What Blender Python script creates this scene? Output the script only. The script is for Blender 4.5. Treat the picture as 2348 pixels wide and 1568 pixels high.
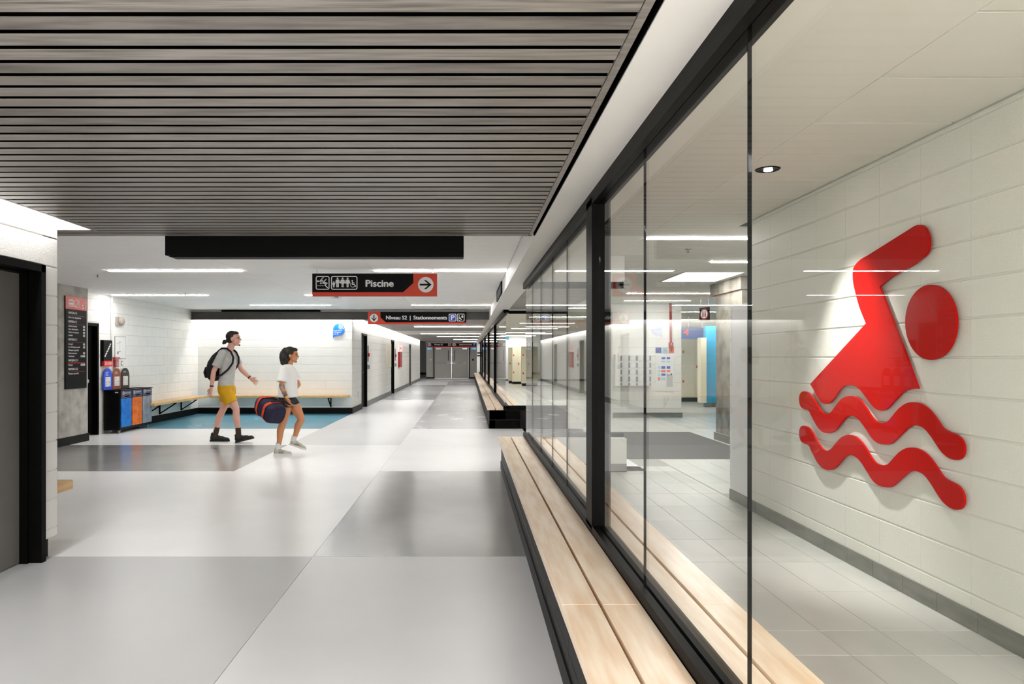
import bpy, bmesh, math, random
from mathutils import Vector, Matrix
random.seed(7)
for o in list(bpy.data.objects): bpy.data.objects.remove(o)
S = bpy.context.scene; COL = S.collection
# ---------------------------------------------------------------- camera, world, exposure
F, VX, VY, CH = 1630.0, 1073.0, 819.0, 1.40      # focal length in pixels, vanishing point, eye height
cd = bpy.data.cameras.new('camera'); cam = bpy.data.objects.new('camera', cd); COL.objects.link(cam)
cam.location = (0, 0, CH); cam.rotation_euler = (math.pi/2, 0, 0)
cd.sensor_width = 36; cd.lens = 36*F/2348
cd.shift_x = (1174-VX)/2348; cd.shift_y = (VY-784)/2348
cd.clip_start = .05; cd.clip_end = 200
S.camera = cam
w = bpy.data.worlds.new('world'); S.world = w; w.use_nodes = True
w.node_tree.nodes['Background'].inputs[0].default_value = (1, .98, .95, 1)
w.node_tree.nodes['Background'].inputs[1].default_value = .5
S.view_settings.view_transform = 'Standard'; S.view_settings.look = 'None'
S.view_settings.exposure = 1.82; S.view_settings.gamma = 1; S.view_settings.use_curve_mapping = False
S.cycles.max_bounces = 9; S.cycles.diffuse_bounces = 4; S.cycles.glossy_bounces = 4
S.cycles.transparent_max_bounces = 24; S.cycles.transmission_bounces = 6
S.cycles.caustics_reflective = False; S.cycles.caustics_refractive = False
S.cycles.sample_clamp_indirect = 4; S.cycles.sample_clamp_direct = 0
L_STRIP, L_CORR, L_IN = 17.5, 15.0, 18.0
WARM = (1.0, .985, .965)
def area(name, loc, size, size_y, power, rot, col=WARM, spread=math.pi):
    l = bpy.data.lights.new(name, 'AREA'); l.shape = 'RECTANGLE'; l.size = size; l.size_y = size_y
    l.energy = power; l.color = col; l.spread = spread
    o = bpy.data.objects.new(name, l); COL.objects.link(o); o.location = loc; o.rotation_euler = rot
    return o
R90 = math.pi/2
# added fill lamps, unseen behind the camera, brightening the walkway and the inner room
area('fill_lamp_behind', (-1.2, -1.8, 2.50), 2.6, 1.6, 90, (0, 0, 0))
area('fill_lamp_behind', (-1.2, -3.4, 2.50), 2.6, 1.0, 120, (0, 0, 0))
area('fill_lamp_behind', (1.7, -.6, 2.58), 1.0, .4, 30, (0, 0, 0))
# cove lamps hidden above the ceiling edges: near left wall, alcove wall, corridor wall
area('cove_lamp_near', (-2.83, 2.4, 2.47), 5.2, .05, 13, (math.radians(24), 0, R90))
area('cove_lamp_near', (-3.5, 5.15, 2.42), 1.2, .08, 6, (math.pi, 0, 0))
area('cove_lamp_alcove', (-4.75, 17.50, 2.47), 3.8, .06, 15, (math.radians(12), 0, 0))
area('cove_lamp_corridor', (-2.77, 30.2, 2.44), 24.5, .06, 42, (math.radians(16), 0, R90))
sp = bpy.data.lights.new('downlight_lamp', 'SPOT'); sp.energy = 64; sp.spot_size = math.radians(58); sp.spot_blend = .9; sp.shadow_soft_size = .05; sp.color = WARM
spo = bpy.data.objects.new('downlight_lamp', sp); COL.objects.link(spo); spo.location = (2.0, 4.72, 2.62)
spo.rotation_euler = (Vector((2.58, 4.74, .95))-Vector((2.0, 4.72, 2.62))).to_track_quat('-Z', 'Y').to_euler()

# ---------------------------------------------------------------- helpers
def srgb(r, g=None, b=None):
    if g is None: g = b = r
    f = lambda c: (c/255/12.92) if c/255 <= .04045 else ((c/255+.055)/1.055)**2.4
    return (f(r), f(g), f(b))
def at(px, py, Y): return Vector(((px-VX)/F*Y, Y, CH+(VY-py)/F*Y))
def side(px, py, X):
    Y = X*F/(px-VX); return Vector((X, Y, CH+(VY-py)/F*Y))
class Nd:
    def __init__(s, m): s.t = m.node_tree; s.n = s.t.nodes; s.l = s.t.links
    def new(s, k, **kw):
        n = s.n.new(k)
        for a, b in kw.items(): setattr(n, a, b)
        return n
MATS = {}
def mat(name, col, rough=.6, metal=0, noise=0, nscale=4, bump=0, bscale=60, stretch=None, spec=.5, emit=0, rvar=0, col2=None, ramp=None, coat=0):
    if name in MATS: return MATS[name]
    m = bpy.data.materials.new(name); m.use_nodes = True; MATS[name] = m
    N = Nd(m); b = m.node_tree.nodes['Principled BSDF']
    b.inputs['Base Color'].default_value = (*col, 1); b.inputs['Roughness'].default_value = rough
    b.inputs['Metallic'].default_value = metal; b.inputs['Specular IOR Level'].default_value = spec
    b.inputs['Coat Weight'].default_value = coat; b.inputs['Coat Roughness'].default_value = .12
    geo = N.new('ShaderNodeNewGeometry'); src = geo.outputs['Position']
    if stretch:
        mp = N.new('ShaderNodeMapping'); mp.inputs['Scale'].default_value = stretch
        N.l.new(src, mp.inputs[0]); src = mp.outputs[0]
    if noise or col2:
        t = N.new('ShaderNodeTexNoise'); t.inputs['Scale'].default_value = nscale; t.inputs['Detail'].default_value = 6
        N.l.new(src, t.inputs['Vector'])
        r = N.new('ShaderNodeValToRGB'); lo, hi = ramp or (.35, .65)
        r.color_ramp.elements[0].position = lo; r.color_ramp.elements[1].position = hi
        c2 = col2 or tuple(c*(1-noise) for c in col)
        r.color_ramp.elements[0].color = (*c2, 1); r.color_ramp.elements[1].color = (*col, 1)
        N.l.new(t.outputs['Fac'], r.inputs[0]); N.l.new(r.outputs[0], b.inputs['Base Color'])
        if rvar:
            mr = N.new('ShaderNodeMapRange'); mr.inputs[3].default_value = rough-rvar; mr.inputs[4].default_value = rough+rvar
            N.l.new(t.outputs['Fac'], mr.inputs[0]); N.l.new(mr.outputs[0], b.inputs['Roughness'])
    if bump:
        t2 = N.new('ShaderNodeTexNoise'); t2.inputs['Scale'].default_value = bscale; t2.inputs['Detail'].default_value = 3
        N.l.new(src, t2.inputs['Vector'])
        bp = N.new('ShaderNodeBump'); bp.inputs['Strength'].default_value = bump; bp.inputs['Distance'].default_value = .004
        N.l.new(t2.outputs['Fac'], bp.inputs['Height']); N.l.new(bp.outputs[0], b.inputs['Normal'])
    if emit:
        b.inputs['Emission Color'].default_value = (*col, 1); b.inputs['Emission Strength'].default_value = emit
    return m
def glass_mat(name, tint, ior=1.45):
    m = bpy.data.materials.new(name); m.use_nodes = True; N = Nd(m); N.n.clear()
    out = N.new('ShaderNodeOutputMaterial'); mix = N.new('ShaderNodeMixShader')
    tr = N.new('ShaderNodeBsdfTransparent'); tr.inputs[0].default_value = (*tint, 1)
    gl = N.new('ShaderNodeBsdfGlossy'); gl.inputs['Roughness'].default_value = 0.0; gl.inputs[0].default_value = (1, 1, 1, 1)
    fr = N.new('ShaderNodeFresnel'); geo = N.new('ShaderNodeNewGeometry')
    mr = N.new('ShaderNodeMapRange'); mr.inputs[3].default_value = ior; mr.inputs[4].default_value = 1/ior
    N.l.new(geo.outputs['Backfacing'], mr.inputs[0]); N.l.new(mr.outputs[0], fr.inputs['IOR'])
    N.l.new(fr.outputs[0], mix.inputs[0]); N.l.new(tr.outputs[0], mix.inputs[1]); N.l.new(gl.outputs[0], mix.inputs[2])
    N.l.new(mix.outputs[0], out.inputs[0]); return m
M = dict(
 white_block=mat('white_block', srgb(236, 235, 231), .5, noise=.03, nscale=3, bump=.55, bscale=95),
 mortar=mat('mortar', srgb(226, 225, 221), .6),
 cream_block=mat('cream_block', srgb(222, 222, 213), .5, noise=.03, nscale=3, bump=.55, bscale=95),
 cream_mortar=mat('cream_mortar', srgb(214, 214, 205), .6),
 gypsum=mat('gypsum', srgb(228, 226, 222), .55, noise=.015, nscale=2),
 panel=mat('ceiling_panel', srgb(247, 246, 244), .55, noise=.015, nscale=2),
 panel_gap=mat('panel_gap', srgb(84, 82, 79), .8),
 inner_panel=mat('inner_ceiling_panel', srgb(224, 221, 212), .55, noise=.015, nscale=2),
 wood_slat=mat('stained_slat', srgb(138, 132, 126), .36, nscale=5, stretch=(.7, 9, 9), col2=srgb(110, 104, 99), ramp=(.3, .62), bump=.1, bscale=9, rvar=.05),
 wood_slat_b=mat('stained_slat_b', srgb(147, 141, 135), .34, nscale=6, stretch=(.5, 11, 11), col2=srgb(94, 88, 82), ramp=(.3, .6), bump=.1, bscale=9, rvar=.05),
 wood_slat_c=mat('stained_slat_c', srgb(126, 120, 115), .42, nscale=4, stretch=(.9, 8, 8), col2=srgb(88, 83, 78), ramp=(.3, .6), bump=.1, bscale=9, rvar=.05),
 dark_void=mat('dark_void', srgb(7), .95, spec=0),
 black_metal=mat('black_metal', srgb(9, 9, 9), .5, spec=.06, noise=.2, nscale=6),
 black_frame=mat('black_frame', srgb(9, 9, 8), .45, spec=.06, noise=.15, nscale=9),
 black_block=mat('black_block', srgb(30, 29, 27), .5, spec=.15, noise=.15, nscale=6, bump=.4, bscale=80),
 rubber=mat('black_rubber', srgb(16, 15, 14), .5, spec=.15, noise=.2, nscale=5),
 grey_rubber=mat('grey_rubber', srgb(88, 86, 84), .35, noise=.15, nscale=5),
 steel_beam=mat('painted_steel', srgb(74, 71, 67), .5, noise=.25, nscale=3),
 maple=mat('maple', srgb(250, 231, 208), .3, nscale=2.2, stretch=(9, .9, 9), col2=srgb(232, 200, 165), ramp=(.34, .62), coat=.12),
 maple_edge=mat('maple_edge', srgb(226, 190, 138), .35, nscale=3, stretch=(3, 3, 14), col2=srgb(205, 160, 104), ramp=(.3, .7)),
 white_floor=mat('white_floor', srgb(241, 241, 242), .30, noise=.05, nscale=1.3, rvar=.05),
 pale_floor=mat('pale_floor', srgb(214, 214, 216), .30, noise=.05, nscale=1.3, rvar=.05),
 mid_floor=mat('mid_floor', srgb(192, 192, 193), .30, noise=.05, nscale=1.3, rvar=.07),
 corridor_floor=mat('corridor_floor', srgb(170, 170, 172), .26, noise=.06, nscale=1.3, rvar=.05),
 dark_floor=mat('dark_floor', srgb(148, 147, 147), .2, noise=.08, nscale=1.2, rvar=.06),
 blue_floor=mat('blue_floor', srgb(98, 158, 182), .25, noise=.07, nscale=1.2, rvar=.06),
 tile=mat('grey_floor_tile', srgb(206, 206, 200), .32, nscale=2.2, col2=srgb(190, 191, 185), ramp=(.3, .7), stretch=(1, .6, 1)),
 tile_b=mat('grey_floor_tile_b', srgb(197, 198, 192), .32, nscale=2.6, col2=srgb(182, 184, 178), ramp=(.3, .7), stretch=(1.4, .6, 1)),
 grout=mat('grout', srgb(172, 172, 166), .8),
 base_tile=mat('base_tile', srgb(128, 127, 119), .35, nscale=5, col2=srgb(104, 104, 97), ramp=(.3, .7), stretch=(1, .8, 4)),
 concrete=mat('concrete', srgb(190, 187, 179), .75, nscale=5, col2=srgb(150, 147, 140), ramp=(.3, .62), bump=.8, bscale=14),
 concrete_b=mat('raw_concrete', srgb(150, 145, 134), .8, nscale=4, col2=srgb(112, 108, 99), ramp=(.35, .6), bump=.8, bscale=14),
 carpet=mat('entrance_mat', srgb(92, 92, 90), .95, noise=.35, nscale=160, bump=1, bscale=220),
 light=mat('lamp_diffuser', (1, .97, .93), .5, emit=L_STRIP),
 light_i=mat('inner_lamp_diffuser', (1, .985, .96), .5, emit=L_IN),
 light_c=mat('corridor_lamp_diffuser', (1, .97, .93), .5, emit=L_CORR),
 lamp_white=mat('lamp_white', (1, .98, .95), .5, emit=30),
 sky_panel=mat('recess_light', (1, .98, .95), .5, emit=4),
 swim_red=mat('swimmer_red', srgb(180, 8, 2), .5, spec=.12),
 sign_black=mat('sign_black', srgb(19, 19, 20), .55, spec=.1), sign_red=mat('sign_red', srgb(214, 58, 24), .45),
 sign_white=mat('sign_white', srgb(232), .5), sign_blue=mat('sign_blue', srgb(10, 72, 190), .45),
 deep_red=mat('deep_red', srgb(176, 26, 20), .45), label_red=mat('label_red', srgb(232, 30, 36), .45),
 door_grey=mat('door_grey', srgb(112, 109, 105), .6, noise=.06, nscale=2),
 door_black=mat('door_black', srgb(13, 12, 12), .5, spec=.1, noise=.2, nscale=4),
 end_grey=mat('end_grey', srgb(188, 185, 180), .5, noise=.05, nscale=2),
 chrome=mat('brushed_chrome', srgb(200), .25, metal=1), grey_plastic=mat('grey_plastic', srgb(150), .5),
 bell_grey=mat('bell_grey', srgb(168, 160, 152), .4), white_paint=mat('white_paint', srgb(235), .4),
 locker=mat('locker_cream', srgb(238, 230, 204), .4, noise=.03, nscale=2), lock_red=mat('lock_red', srgb(206, 44, 40), .4),
 cyan=mat('cyan_block', srgb(34, 176, 226), .35, bump=.3), cab_white=mat('cabinet_white', srgb(226, 227, 230), .3),
 blue_panel=mat('blue_panel', srgb(38, 84, 168), .4), fire_red=mat('fire_red', srgb(150, 24, 26), .4),
 bin_black=mat('bin_black', srgb(9, 8, 8), .4, spec=.15), bin_head=mat('bin_head', srgb(64, 68, 96), .4),
 bin_blue=mat('bin_blue', srgb(0, 128, 222), .4, nscale=7, col2=srgb(0, 96, 190), ramp=(.35, .6)),
 bin_orange=mat('bin_orange', srgb(232, 120, 24), .4, nscale=7, col2=srgb(196, 88, 12), ramp=(.35, .6)),
 bin_grey=mat('bin_grey', srgb(140, 148, 160), .4, nscale=7, col2=srgb(112, 120, 132), ramp=(.35, .6)),
 board_blue=mat('board_blue', srgb(14, 74, 214), .45), board_brown=mat('board_brown', srgb(140, 66, 26), .45), board_black=mat('board_black', srgb(20), .45),
 wifi_blue=mat('wifi_blue', srgb(8, 112, 222), .4), exit_blue=mat('exit_blue', srgb(70, 176, 214), .4, emit=.25), pale_blue=mat('pale_blue', srgb(140, 210, 228), .45),
 orange=mat('coral_orange', srgb(240, 92, 56), .45), yellow=mat('pale_yellow', srgb(214, 200, 130), .5), mid_grey=mat('mid_grey', srgb(150), .6), map_grey=mat('map_grey', srgb(196), .6),
 skin=mat('light_skin', srgb(228, 174, 156), .5, noise=.06, nscale=9), tan_skin=mat('tan_skin', srgb(206, 140, 96), .5, noise=.06, nscale=9),
 tattoo=mat('tattooed_skin', srgb(170, 138, 118), .5, nscale=26, col2=srgb(112, 96, 90), ramp=(.42, .58)),
 tee_grey=mat('grey_tee', srgb(200, 199, 195), .85, noise=.12, nscale=7, bump=1, bscale=9, stretch=(1, 1, 2.2)),
 tee_white=mat('white_tee', srgb(240, 240, 238), .85, bump=1, bscale=9, stretch=(1, 1, 2.2)),
 shorts=mat('mustard_shorts', srgb(222, 168, 4), .8, noise=.12, nscale=7, bump=.8, bscale=8), dark_shorts=mat('dark_shorts', srgb(34, 32, 36), .8),
 hair=mat('dark_hair', srgb(34, 26, 21), .6, noise=.5, nscale=30, bump=1, bscale=70), sock_brown=mat('brown_sock', srgb(62, 50, 38), .9), sock_white=mat('white_sock', srgb(226), .9),
 shoe_black=mat('black_shoe', srgb(32, 31, 28), .7, noise=.3, nscale=30), sole_black=mat('black_sole', srgb(22), .7),
 shoe_cream=mat('cream_shoe', srgb(206, 202, 190), .7, noise=.2, nscale=30), sole_white=mat('white_sole', srgb(232, 229, 220), .6),
 pack=mat('black_pack', srgb(20, 19, 22), .8, noise=.3, nscale=12), navy=mat('navy_bag', srgb(20, 20, 54), .75, noise=.2, nscale=9), strap=mat('orange_strap', srgb(214, 62, 22), .7),
 piping=mat('maroon_piping', srgb(58, 28, 56), .7), eye=mat('eye_dark', srgb(30, 22, 18), .3), lip=mat('lip', srgb(178, 100, 92), .5),
 band=mat('dark_band', srgb(56, 34, 34), .6), gold=mat('gold_band', srgb(224, 176, 84), .4, metal=.5),
)
GLASS = glass_mat('glass', (.988, .992, .98), 1.11); CLEAR = glass_mat('clear_cover', (.98, .98, .98))
M['glass'] = GLASS; M['clear'] = CLEAR
# two-tone cards: white print on boards
W = {}                                            # world position of every object, for parenting
def link(o, parent, loc):
    COL.objects.link(o)
    if parent is not None:
        o.parent = parent; o.location = loc-W[parent.name]
    else: o.location = loc
    W[o.name] = Vector(loc)
    return o
def tag(o, label=None, cat=None, group=None, kind=None):
    if label: o['label'] = label
    if cat: o['category'] = cat
    if group: o['group'] = group
    if kind: o['kind'] = kind
    return o
def thing(name, loc, label, cat, group=None, kind=None):
    o = bpy.data.objects.new(name, None); o.empty_display_size = .1
    return tag(link(o, None, Vector(loc)), label, cat, group, kind)
def basis(d, up=(0, 0, 1)):
    d = Vector(d).normalized(); u = Vector(up)
    if abs(d.dot(u)) > .98: u = Vector((1, 0, 0))
    a = d.cross(u).normalized(); b = a.cross(d).normalized(); return a, b, d
class MB:
    def __init__(s): s.v = []; s.f = []
    def add(s, vs, fs):
        k = len(s.v); s.v += [Vector(v) for v in vs]; s.f += [tuple(i+k for i in f) for f in fs]; return s
    def box(s, x0, x1, y0, y1, z0, z1, c=0):
        if not c:
            vs = [(x, y, z) for x in (x0, x1) for y in (y0, y1) for z in (z0, z1)]
            return s.add(vs, [(0, 1, 3, 2), (4, 6, 7, 5), (0, 4, 5, 1), (2, 3, 7, 6), (0, 2, 6, 4), (1, 5, 7, 3)])
        bm = bmesh.new(); r = bmesh.ops.create_cube(bm, size=1)
        for v in bm.verts: v.co = Vector(((x0+x1)/2+v.co.x*(x1-x0), (y0+y1)/2+v.co.y*(y1-y0), (z0+z1)/2+v.co.z*(z1-z0)))
        bmesh.ops.bevel(bm, geom=bm.edges[:], offset=c, segments=2, affect='EDGES', profile=.5)
        bm.verts.index_update()
        s.add([v.co.copy() for v in bm.verts], [[v.index for v in f.verts] for f in bm.faces]); bm.free(); return s
    def cyl(s, p, q, r, r2=None, n=16, cap=True):
        p, q = Vector(p), Vector(q); r2 = r if r2 is None else r2; a, b, d = basis(q-p)
        vs = [c+(a*math.cos(t)+b*math.sin(t))*rr for c, rr in ((p, r), (q, r2)) for t in [2*math.pi*i/n for i in range(n)]]
        fs = [(i, (i+1) % n, n+(i+1) % n, n+i) for i in range(n)]
        if cap: fs += [tuple(range(n))[::-1], tuple(range(n, 2*n))]
        return s.add(vs, fs)
    def ell(s, c, r, n=16, m=10, R=None):
        c = Vector(c); vs = []; fs = []
        for j in range(m+1):
            ph = math.pi*j/m
            for i in range(n):
                t = 2*math.pi*i/n; v = Vector((r[0]*math.sin(ph)*math.cos(t), r[1]*math.sin(ph)*math.sin(t), r[2]*math.cos(ph)))
                vs.append(c+(R@v if R else v))
        for j in range(m):
            for i in range(n): fs.append((j*n+i, (j+1)*n+i, (j+1)*n+(i+1) % n, j*n+(i+1) % n))
        return s.add(vs, fs)
    def cap(s, p, q, r, r2=None, n=14):
        r2 = r if r2 is None else r2
        s.cyl(p, q, r, r2, n); s.ell(p, (r,)*3, n, 8); return s.ell(q, (r2,)*3, n, 8)
    def tube(s, pts, r, n=10):
        pts = [Vector(p) for p in pts]
        for i in range(len(pts)-1): s.cap(pts[i], pts[i+1], r, r, n)
        return s
    def loft(s, secs, n=24):                     # secs: (x, y, z, rx, ry)
        vs = []; fs = []
        for (x, y, z, rx, ry) in secs:
            for i in range(n): t = 2*math.pi*i/n; vs.append((x+rx*math.cos(t), y+ry*math.sin(t), z))
        for j in range(len(secs)-1):
            for i in range(n): fs.append((j*n+i, j*n+(i+1) % n, (j+1)*n+(i+1) % n, (j+1)*n+i))
        fs += [tuple(range(n))[::-1], tuple((len(secs)-1)*n+i for i in range(n))]
        return s.add(vs, fs)
    def prism(s, pts, n, h0, h1):                # world-space flat outline pushed along n from h0 to h1
        n = Vector(n); k = len(pts); pts = [Vector(p) for p in pts]
        return s.add([p+n*h0 for p in pts]+[p+n*h1 for p in pts],
                     [tuple(range(k))[::-1], tuple(range(k, 2*k))]+[(i, (i+1) % k, k+(i+1) % k, k+i) for i in range(k)])
    def xf(s, mtx): s.v = [mtx@v for v in s.v]; return s
    def build(s, name, m, parent=None, loc=None, smooth=False, label=None, cat=None, group=None, kind=None, fixn=True):
        if loc is None:
            if parent is not None: loc = W[parent.name]
            else:
                xs = [v.x for v in s.v]; ys = [v.y for v in s.v]; zs = [v.z for v in s.v]
                loc = Vector(((min(xs)+max(xs))/2, (min(ys)+max(ys))/2, min(zs)))
        loc = Vector(loc); me = bpy.data.meshes.new(name)
        me.from_pydata([v-loc for v in s.v], [], s.f)
        if fixn:
            bm = bmesh.new(); bm.from_mesh(me); bmesh.ops.recalc_face_normals(bm, faces=bm.faces); bm.to_mesh(me); bm.free()
        me.materials.append(M[m] if isinstance(m, str) else m)
        if smooth: me.polygons.foreach_set('use_smooth', [True]*len(me.polygons))
        me.update()
        return tag(link(bpy.data.objects.new(name, me), parent, loc), label, cat, group, kind)
def box(name, m, dims, parent=None, c=0, **kw): return MB().box(*dims, c).build(name, m, parent, **kw)
def obj_of(name, me, parent, loc, rz=0):
    o = link(bpy.data.objects.new(name, me), parent, Vector(loc)); o.rotation_euler = (0, 0, rz); return o
def blob(mb, voxel, smooth=5):                    # many overlapping closed shapes -> one continuous skin
    me = bpy.data.meshes.new('tmp'); me.from_pydata(mb.v, [], mb.f)
    bm = bmesh.new(); bm.from_mesh(me); bmesh.ops.recalc_face_normals(bm, faces=bm.faces); bm.to_mesh(me); bm.free()
    o = bpy.data.objects.new('tmp', me); COL.objects.link(o)
    r = o.modifiers.new('r', 'REMESH'); r.mode = 'VOXEL'; r.voxel_size = voxel; r.use_smooth_shade = True
    sm = o.modifiers.new('s', 'SMOOTH'); sm.iterations = smooth; sm.factor = .5
    dg = bpy.context.evaluated_depsgraph_get(); res = bpy.data.meshes.new_from_object(o.evaluated_get(dg))
    bpy.data.objects.remove(o); return res
def blob_part(mb, name, m, parent, voxel=.008, smooth=4, **kw):
    me = blob(mb, voxel, smooth); me.name = name; me.materials.clear(); me.materials.append(M[m])
    me.polygons.foreach_set('use_smooth', [True]*len(me.polygons))
    loc = W[parent.name] if parent is not None else Vector((0, 0, 0))
    me.transform(Matrix.Translation(-Vector(loc)))
    return tag(link(bpy.data.objects.new(name, me), parent, loc), **kw)
# flat frames: front plane (facing the camera) and side planes
def PF(Y, ox=0, oy=0, s=1.0): return lambda x, y: at(ox+x/s, oy+y/s, Y)
def PS(X, ox=0, oy=0, s=1.0): return lambda x, y: side(ox+x/s, oy+y/s, X)
def stroke(mb, P, pts, wd, n, h0, h1, closed=False, round_=True):
    q = [Vector((*p, 0)) for p in pts]; k = len(q)
    for i in range(k if closed else k-1):
        a, b = q[i], q[(i+1) % k]; d = (b-a).normalized(); t = Vector((-d.y, d.x, 0))*wd/2
        mb.prism([P(*(a+t).xy), P(*(b+t).xy), P(*(b-t).xy), P(*(a-t).xy)], n, h0, h1)
    if round_:
        for a in q: disc(mb, P, a.x, a.y, wd/2, n, h0, h1+(.0001), 10)
def disc(mb, P, x, y, r, n, h0, h1, k=24, ry=None):
    ry = ry or r
    mb.prism([P(x+r*math.cos(2*math.pi*i/k), y+ry*math.sin(2*math.pi*i/k)) for i in range(k)], n, h0, h1)
def rrect(x0, y0, x1, y1, r, k=5):
    out = []
    for cx, cy, a in ((x1-r, y1-r, 0), (x0+r, y1-r, 90), (x0+r, y0+r, 180), (x1-r, y0+r, 270)):
        for i in range(k+1): t = math.radians(a+90*i/k); out.append((cx+r*math.cos(t), cy+r*math.sin(t)))
    return out
def ring(mb, P, outer, inner, n, h0, h1):
    k = len(outer); n = Vector(n)
    for i in range(k):
        j = (i+1) % k; mb.prism([P(*outer[i]), P(*outer[j]), P(*inner[j]), P(*inner[i])], n, h0, h1)
NF, NR, NL = Vector((0, -1, 0)), Vector((1, 0, 0)), Vector((-1, 0, 0))   # normals: towards camera, to the right, to the left
def text(body, org, height, width, m, parent, name='lettering', face='F', weight=.02, ext=.0012, label=None):
    cu = bpy.data.curves.new('t', 'FONT'); cu.body = body; cu.size = 1;  cu.extrude = 0; cu.resolution_u = 3
    o = bpy.data.objects.new('t', cu); COL.objects.link(o)
    dg = bpy.context.evaluated_depsgraph_get(); me = bpy.data.meshes.new_from_object(o.evaluated_get(dg))
    bpy.data.objects.remove(o)
    if weight > .01:
        bm = bmesh.new(); bm.from_mesh(me); base_ = bm.verts[:]+bm.edges[:]+bm.faces[:]
        for q_, (dx, dy) in enumerate(((weight, 0), (-weight, 0), (0, weight*.6), (0, -weight*.6))):
            d = bmesh.ops.duplicate(bm, geom=base_); bmesh.ops.translate(bm, verts=[e for e in d['geom'] if isinstance(e, bmesh.types.BMVert)], vec=(dx, dy, (q_+1)*.004))
        bm.to_mesh(me); bm.free()
    xs = [v.co.x for v in me.vertices]; x0, x1 = min(xs), max(xs)
    ks = height/.69; kx = width/(x1-x0) if width else ks
    U, N = {'F': (Vector((1, 0, 0)), NF), 'R': (Vector((0, 1, 0)), NR), 'L': (Vector((0, -1, 0)), NL)}[face]
    loc = Vector(org); base = W[parent.name]
    for v in me.vertices: v.co = loc+U*((v.co.x-x0)*kx)+Vector((0, 0, 1))*(v.co.y*ks)+N*(ext+v.co.z*height)-base
    me.name = name; me.materials.clear(); me.materials.append(M[m])
    return tag(link(bpy.data.objects.new(name, me), parent, base), label)
# ---------------------------------------------------------------- block walls
BM = {}
def block_mesh(wd, h, m, ch=.0045, d=.02):
    k = (round(wd, 3), round(h, 3), m)
    if k in BM: return BM[k]
    cx_ = .0008; x0, x1, z0, z1 = 0, wd, 0, h
    vs = [(x0, d, z0), (x1, d, z0), (x1, d, z1), (x0, d, z1), (x0, ch, z0), (x1, ch, z0), (x1, ch, z1), (x0, ch, z1),
          (x0+cx_, 0, z0+ch), (x1-cx_, 0, z0+ch), (x1-cx_, 0, z1-ch), (x0+cx_, 0, z1-ch)]
    fs = [(8, 9, 10, 11)]+[(4+i, 4+(i+1) % 4, 8+(i+1) % 4, 8+i) for i in range(4)]+[(i, (i+1) % 4, 4+(i+1) % 4, 4+i) for i in range(4)]
    me = bpy.data.meshes.new('block'); me.from_pydata(vs, [], fs)
    bm = bmesh.new(); bm.from_mesh(me); bmesh.ops.recalc_face_normals(bm, faces=bm.faces)
    bm.to_mesh(me); bm.free(); me.materials.append(M[m]); BM[k] = me; return me
def block_wall(parent, o, face, length, z0, z1, m, zoff=0.0, uoff=0.0, bond='run', holes=(), name='block', stuff=False, L=.4064, H=.2032, J=.007, JH=.0012):
    """o = wall start on its face plane; face 'F' runs +X, 'R' (faces right) runs +Y, 'L' (faces left) runs +Y."""
    o = Vector(o); rows = []
    z = zoff
    k = 0
    while z+H <= z0: z += H; k += 1
    out = MB()
    while z < z1-.01:
        a, b = max(z, z0)+J/2, min(z+H, z1)-J/2
        u = uoff-(L/2 if (bond == 'run' and k % 2) else 0)
        while u > 0: u -= L
        while u < length-.01:
            p, q = max(u, 0)+JH/2, min(u+L, length)-JH/2
            segs = [(p, q)]
            for (h0, h1, g0, g1) in holes:
                if b > g0+.02 and a < g1-.02:
                    ns = []
                    for (s, t) in segs:
                        if t <= h0 or s >= h1: ns.append((s, t)); continue
                        if s < h0-.02: ns.append((s, h0))
                        if t > h1+.02: ns.append((h1, t))
                    segs = ns
            aa, bb = a, b
            for (s, t) in segs:
                if t-s < .02 or bb-aa < .02: continue
                if stuff:
                    d = .02; ch = .0045
                    U, N = {'F': (Vector((1, 0, 0)), NF), 'R': (Vector((0, 1, 0)), NR), 'L': (Vector((0, 1, 0)), NL)}[face]
                    P = lambda uu, zz, nn: o+U*uu+Vector((0, 0, zz))+N*nn
                    vs = [P(s, aa, -d), P(t, aa, -d), P(t, bb, -d), P(s, bb, -d), P(s, aa, -ch), P(t, aa, -ch), P(t, bb, -ch), P(s, bb, -ch),
                          P(s+.0014, aa+ch, 0), P(t-.0014, aa+ch, 0), P(t-.0014, bb-ch, 0), P(s+.0014, bb-ch, 0)]
                    out.add(vs, [(8, 9, 10, 11)]+[(4+i, 4+(i+1) % 4, 8+(i+1) % 4, 8+i) for i in range(4)]+[(i, (i+1) % 4, 4+(i+1) % 4, 4+i) for i in range(4)])
                else:
                    me = block_mesh(t-s, bb-aa, m)
                    if face == 'F': obj_of(name, me, parent, o+Vector((s, 0, aa)), 0)
                    elif face == 'R': obj_of(name, me, parent, o+Vector((0, s, aa)), R90)
                    else: obj_of(name, me, parent, o+Vector((0, t, aa)), -R90)
            u += L
        z += H; k += 1
    if stuff: out.build(name, m, parent, kind='stuff')
def struct(name, m, dims): return box(name, m, dims, kind='structure')
def strip_base(name, m, dims): return box(name, m, dims, kind='structure', c=.004)
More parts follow.
